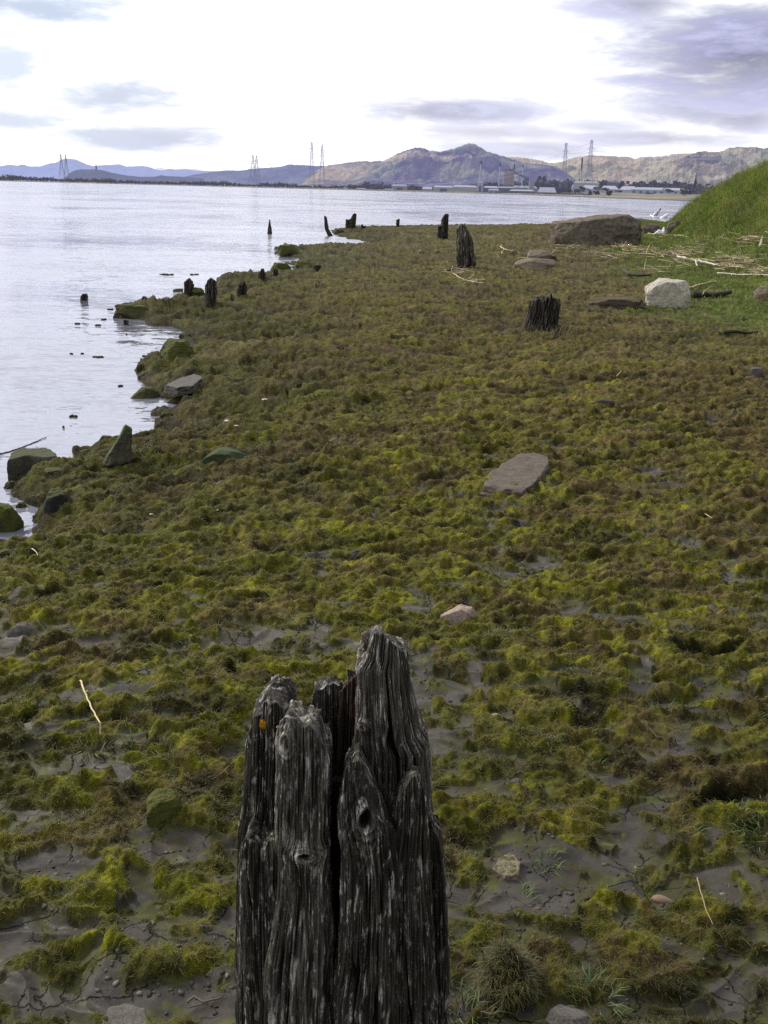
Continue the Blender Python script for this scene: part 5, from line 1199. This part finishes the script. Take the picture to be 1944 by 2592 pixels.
m = MB(); m.tube([(0, 0, hh*.78), (0, 0, hh*.88)], [1.5*k, .9*k], 8); m.tube([(0, 0, hh*.88), (0, 0, hh)], [.6*k, .15*k], 8); m.build("crown", M_mon, mo)

# pylons
def pylon(label, u, vt, vb, D, wb, arms, style):
    p, a = frame_at(u, D); zt = far_pt(u, vt, D)[2]; zb = max(1., far_pt(u, vb, D)[2]-1.5); h = zt-zb; k = D/F
    r = thing("electricity_pylon", label, "pylon", (p[0], p[1], zb), "lattice electricity pylons across the water"); r.rotation_euler = (0, 0, a+.25)
    t = .23*k; m = MB(); lv = style
    def hw(f): return np.interp(f, [q[0] for q in lv], [q[1] for q in lv])*wb*k/2
    fs = [0]; f = 0
    while f < .97: f += max(.028, hw(f)*1.7/h); fs.append(min(f, 1))
    cn = lambda f, i: ((-1, 1, 1, -1)[i]*hw(f), (-1, -1, 1, 1)[i]*hw(f), f*h)
    for i in range(4):
        for f0, f1 in zip(fs[:-1], fs[1:]): m.tube([cn(f0, i), cn(f1, i)], t*1.25, 4, cap=False)
        j = (i+1) % 4
        for f0, f1 in zip(fs[:-1], fs[1:]):
            m.tube([cn(f0, i), cn(f1, j)], t*.6, 3, cap=False); m.tube([cn(f0, j), cn(f1, i)], t*.6, 3, cap=False); m.tube([cn(f1, i), cn(f1, j)], t*.6, 3, cap=False)
    m.build("lattice_tower", M_lat, r)
    tips = []
    for va, wpx in arms:
        z = far_pt(u, va, D)[2]-zb; w = wpx*k/2; b = hw(z/h); m = MB()
        for s in (-1, 1):
            e = (s*w, 0, z)
            for y in (-1, 1):
                m.tube([(s*b, y*b, z), e], t*.9, 4, cap=False); m.tube([(s*b, y*b, z+.045*h), e], t*.7, 4, cap=False)
            for q in (.35, .7): m.tube([(s*(b+(w-b)*q), 0, z), (s*(b+(w-b)*q), 0, z+.045*h*(1-q))], t*.5, 3, cap=False)
        m.build("cross_arm", M_lat, r)
        for s in (-1, 1):
            m = MB(); m.tube([(s*w, 0, z), (s*w, 0, z-3.0*k)], [t*.8, t*.8], 5); m.build("insulator", M_lat, r)
            ca, sa = math.cos(a+.25), math.sin(a+.25); tips.append(np.array([p[0]+s*w*ca, p[1]+s*w*sa, zb+z-3*k]))
    return tips
S1 = [(0, 1), (.55, .36), (.72, .22), (.9, .16), (1, .06)]; S2 = [(0, 1), (.35, .55), (.5, .40), (.75, .30), (.93, .20), (1, .02)]
T = {}
T[0] = pylon("left one of the pylon pair at far left before the blue hills", 158, 388, 450, 2900, 13, [(402, 9), (407, 7)], S1)
T[1] = pylon("right one of the pylon pair at far left before the blue hills", 170, 390, 451, 2950, 12, [(403, 9), (408, 7)], S1)
T[2] = pylon("stout A shaped pylon with one wide arm, left of its pair", 641, 391, 464, 2600, 22, [(408, 22), (424, 24)], S1)
T[3] = pylon("stout A shaped pylon with one wide arm, right of its pair", 650, 393, 464, 2650, 20, [(409, 20), (425, 22)], S1)
T[4] = pylon("taller pylon of the central pair, against the sky", 789, 357, 461, 2450, 15, [(377, 8), (391, 15), (413, 9)], S2)
T[5] = pylon("shorter pylon of the central pair", 815, 364, 461, 2500, 15, [(382, 10), (396, 14), (415, 10)], S2)
T[6] = pylon("shorter pylon of the right pair, left of the black topped chimney", 1424, 359, 474, 1850, 17, [(366, 8), (384, 13), (399, 12)], S2)
T[7] = pylon("tallest pylon of all, just right of the black topped chimney", 1487, 351, 474, 1800, 19, [(360, 8), (377, 17), (395, 12)], S2)
M_wire = simple("wire", (.10, .10, .14), .6, .1, haze=(.55, (.6, .62, .85)))
def wire(label, a, b, sag, r=.22):
    m = MB(); pts = []
    for s in np.linspace(0, 1, 40):
        q = a+(b-a)*s; pts.append((q[0], q[1], q[2]-sag*4*s*(1-s)))
    m.tube(pts, r, 4); tag(m.build("power_line", M_wire), label, "power line", "power lines strung between the pylons")
lab = ["lower left", "lower right", "middle left", "middle right", "top left", "top right"]
names = {0: "leftmost pylon", 2: "left A shaped pylon", 4: "taller central pylon", 6: "pylon beside the tallest", 7: "the tallest pylon", 5: "shorter central pylon", 3: "right A shaped pylon"}
def span(i, j, js=(0, 1, 2, 3), sag=12):
    for k in js:
        if k < len(T[i]) and k < len(T[j]): wire("thin %s cable from %s to %s" % (["upper left", "upper right", "middle left", "middle right"][k], names[i], names[j]), T[i][k], T[j][k], sag)
span(0, 2, (0, 1, 2), 22); span(2, 4, (0, 1, 2), 14); span(3, 5, (0, 1), 14); span(6, 7, (0, 2, 3), 3); span(4, 6, (2, 3), 55); span(5, 7, (3,), 55)
e1 = far_pt(2300, 470, 1500)
for k, s in ((0, 14), (2, 16), (3, 16)): wire("thin %s cable running right from the tallest pylon" % ["upper left", "", "middle left", "middle right"][k], T[7][k], e1+np.array([0, 0, 40+4*k]), s)
e0 = far_pt(-500, 440, 2700)
for k, s in ((0, 16), (2, 16)): wire("thin %s cable running out of the photo from the leftmost pylon" % ["upper", "", "lower"][k], T[0][k], e0+np.array([0, 0, 10+4*k]), s)

# ------------------------------------------------------------------ SKY AND SUN
SUN_EL, SUN_AZ = math.radians(38), math.radians(-48)      # azimuth measured from straight ahead, left negative
w = bpy.data.worlds.new("World"); scene.world = w; w.use_nodes = True; w.node_tree.nodes.clear(); t = NT(w.node_tree)
sky = t.node('ShaderNodeTexSky', sky_type='NISHITA', sun_disc=False, sun_elevation=SUN_EL, sun_rotation=SUN_AZ, air_density=1.2, dust_density=2.0)
dirv = t.node('ShaderNodeTexCoord').outputs['Generated']
sx = t.node('ShaderNodeSeparateXYZ', {0: dirv}); X, Y, Z = sx.outputs
azn = t.math('ARCTAN2', X, Y); eln = t.math('ARCSINE', Z)
plan = t.node('ShaderNodeCombineXYZ', {0: t.math('DIVIDE', X, t.math('ADD', Z, .09)), 1: t.math('DIVIDE', Y, t.math('ADD', Z, .09)), 2: 0.0}).outputs[0]
nA = t.noise(plan, .9, 7, .6, .3); nB = t.noise(t.mapping(dirv, (5, 5, 26)), 1.0, 7, .62, .35); nC = t.noise(t.mapping(dirv, (14, 14, 60)), 1.0, 6, .65, .3)
def ae(u, v):
    d = ray(u, v); return math.atan2(d[0], d[1]), math.asin(d[2]/np.linalg.norm(d))
dist = t.math('ADD', t.math('MULTIPLY', t.math('SUBTRACT', nB, .5), 1.7), t.math('MULTIPLY', t.math('SUBTRACT', nC, .5), 1.7))
def blob(u, v, su, sv, amp):
    a, e = ae(u, v); dx = t.math('DIVIDE', t.math('SUBTRACT', azn, a), su/F); dy = t.math('DIVIDE', t.math('SUBTRACT', eln, e), sv/F)
    r = t.math('SQRT', t.math('ADD', t.math('MULTIPLY', dx, dx), t.math('MULTIPLY', dy, dy)))
    v_ = t.math('ADD', t.math('SUBTRACT', 1.0, r), dist)
    mr = t.node('ShaderNodeMapRange', {0: v_, 1: -.15, 2: .85, 3: 0.0, 4: amp}, interpolation_type='SMOOTHSTEP'); return mr.outputs[0]
tot = None
for b in [(1900,130,420,190,1.0),(1640,110,120,60,.5),(1880,300,170,50,.8),(1620,12,230,50,.8),(1800,270,260,80,.8),(1150,282,330,42,.85),(1520,322,220,30,.55),(1600,210,60,30,.3),(70,12,240,52,.95),(280,245,260,70,.85),(40,170,140,90,.75),(20,300,240,50,.8),(360,350,320,42,.85),(1350,380,260,32,.7),(1250,335,420,32,.6),(1650,350,330,34,.7),(1000,-330,700,120,.6),(1750,390,120,10,.3),(-400,60,300,160,.8),(2500,200,400,260,.9)]:
    o = blob(*b); tot = o if tot is None else t.math('MAXIMUM', tot, o)
# whole sky: bright veil ahead around the hidden sun, greyer cloud overhead and behind
sd = (math.sin(SUN_AZ)*math.cos(SUN_EL), math.cos(SUN_AZ)*math.cos(SUN_EL), math.sin(SUN_EL))
dp = t.node('ShaderNodeVectorMath', {0: dirv, 1: sd}, operation='DOT_PRODUCT').outputs['Value']
front = t.node('ShaderNodeMapRange', {0: dp, 1: -.6, 2: .95, 3: 0.0, 4: 1.0}, interpolation_type='SMOOTHSTEP').outputs[0]
veil = t.mix(front, (.24, .25, .30), (1.6, 1.63, 1.74))
lowf = t.node('ShaderNodeMapRange', {0: eln, 1: .0, 2: .22, 3: 1.0, 4: 0.0}, interpolation_type='SMOOTHSTEP').outputs[0]
ahead = t.node('ShaderNodeMapRange', {0: Y, 1: -.2, 2: .7, 3: 0.0, 4: 1.0}).outputs[0]
veil = t.mix(t.math('MULTIPLY', lowf, ahead), veil, (1.46, 1.48, 1.58))
cl = t.mix(t.ramp(t.math('ADD', t.math('MULTIPLY', nC, .5), t.math('MULTIPLY', nB, .5)), [(.42, 0.0), (.60, 1.0)]), (.20, .20, .33), (.60, .60, .90))
lefty = t.node('ShaderNodeMapRange', {0: azn, 1: -.30, 2: .05, 3: 1.0, 4: 0.0}).outputs[0]
cl = t.mix(lefty, cl, (.54, .64, .84))
col = t.mix(tot, veil, cl)
streak = t.math('MULTIPLY', t.ramp(nB, [(.54, 0.0), (.72, .75)]), t.node('ShaderNodeMapRange', {0: eln, 1: .19, 2: .02, 3: .0, 4: 1.0}).outputs[0])
col = t.mix(streak, col, (.74, .84, 1.0))
gen = t.ramp(nA, [(.40, 0.0), (.64, .55)]); hi = t.node('ShaderNodeMapRange', {0: eln, 1: .17, 2: .45, 3: 0.0, 4: 1.0}).outputs[0]
col = t.mix(t.math('MULTIPLY', gen, hi), col, (.42, .44, .56))
b1 = t.node('ShaderNodeBackground', {'Color': col, 'Strength': 1.0}); b2 = t.node('ShaderNodeBackground', {'Color': sky.outputs[0], 'Strength': .10})
ms = t.node('ShaderNodeMixShader', {0: .12}); t.l.new(b1.outputs[0], ms.inputs[1]); t.l.new(b2.outputs[0], ms.inputs[2])
t.node('ShaderNodeOutputWorld', {0: ms.outputs[0]})
sl = bpy.data.lights.new("sun", 'SUN'); sl.energy = 3.0; sl.angle = math.radians(8); sl.color = (1.0, .93, .82)
so = bpy.data.objects.new("sun", sl); COL.objects.link(so)
so.rotation_euler = Vector(sd).to_track_quat('Z', 'Y').to_euler()
scene.view_settings.view_transform = 'Standard'; scene.view_settings.look = 'None'; scene.view_settings.exposure = 0; scene.view_settings.gamma = 1
scene.cycles.max_bounces = 5; scene.cycles.use_denoising = False
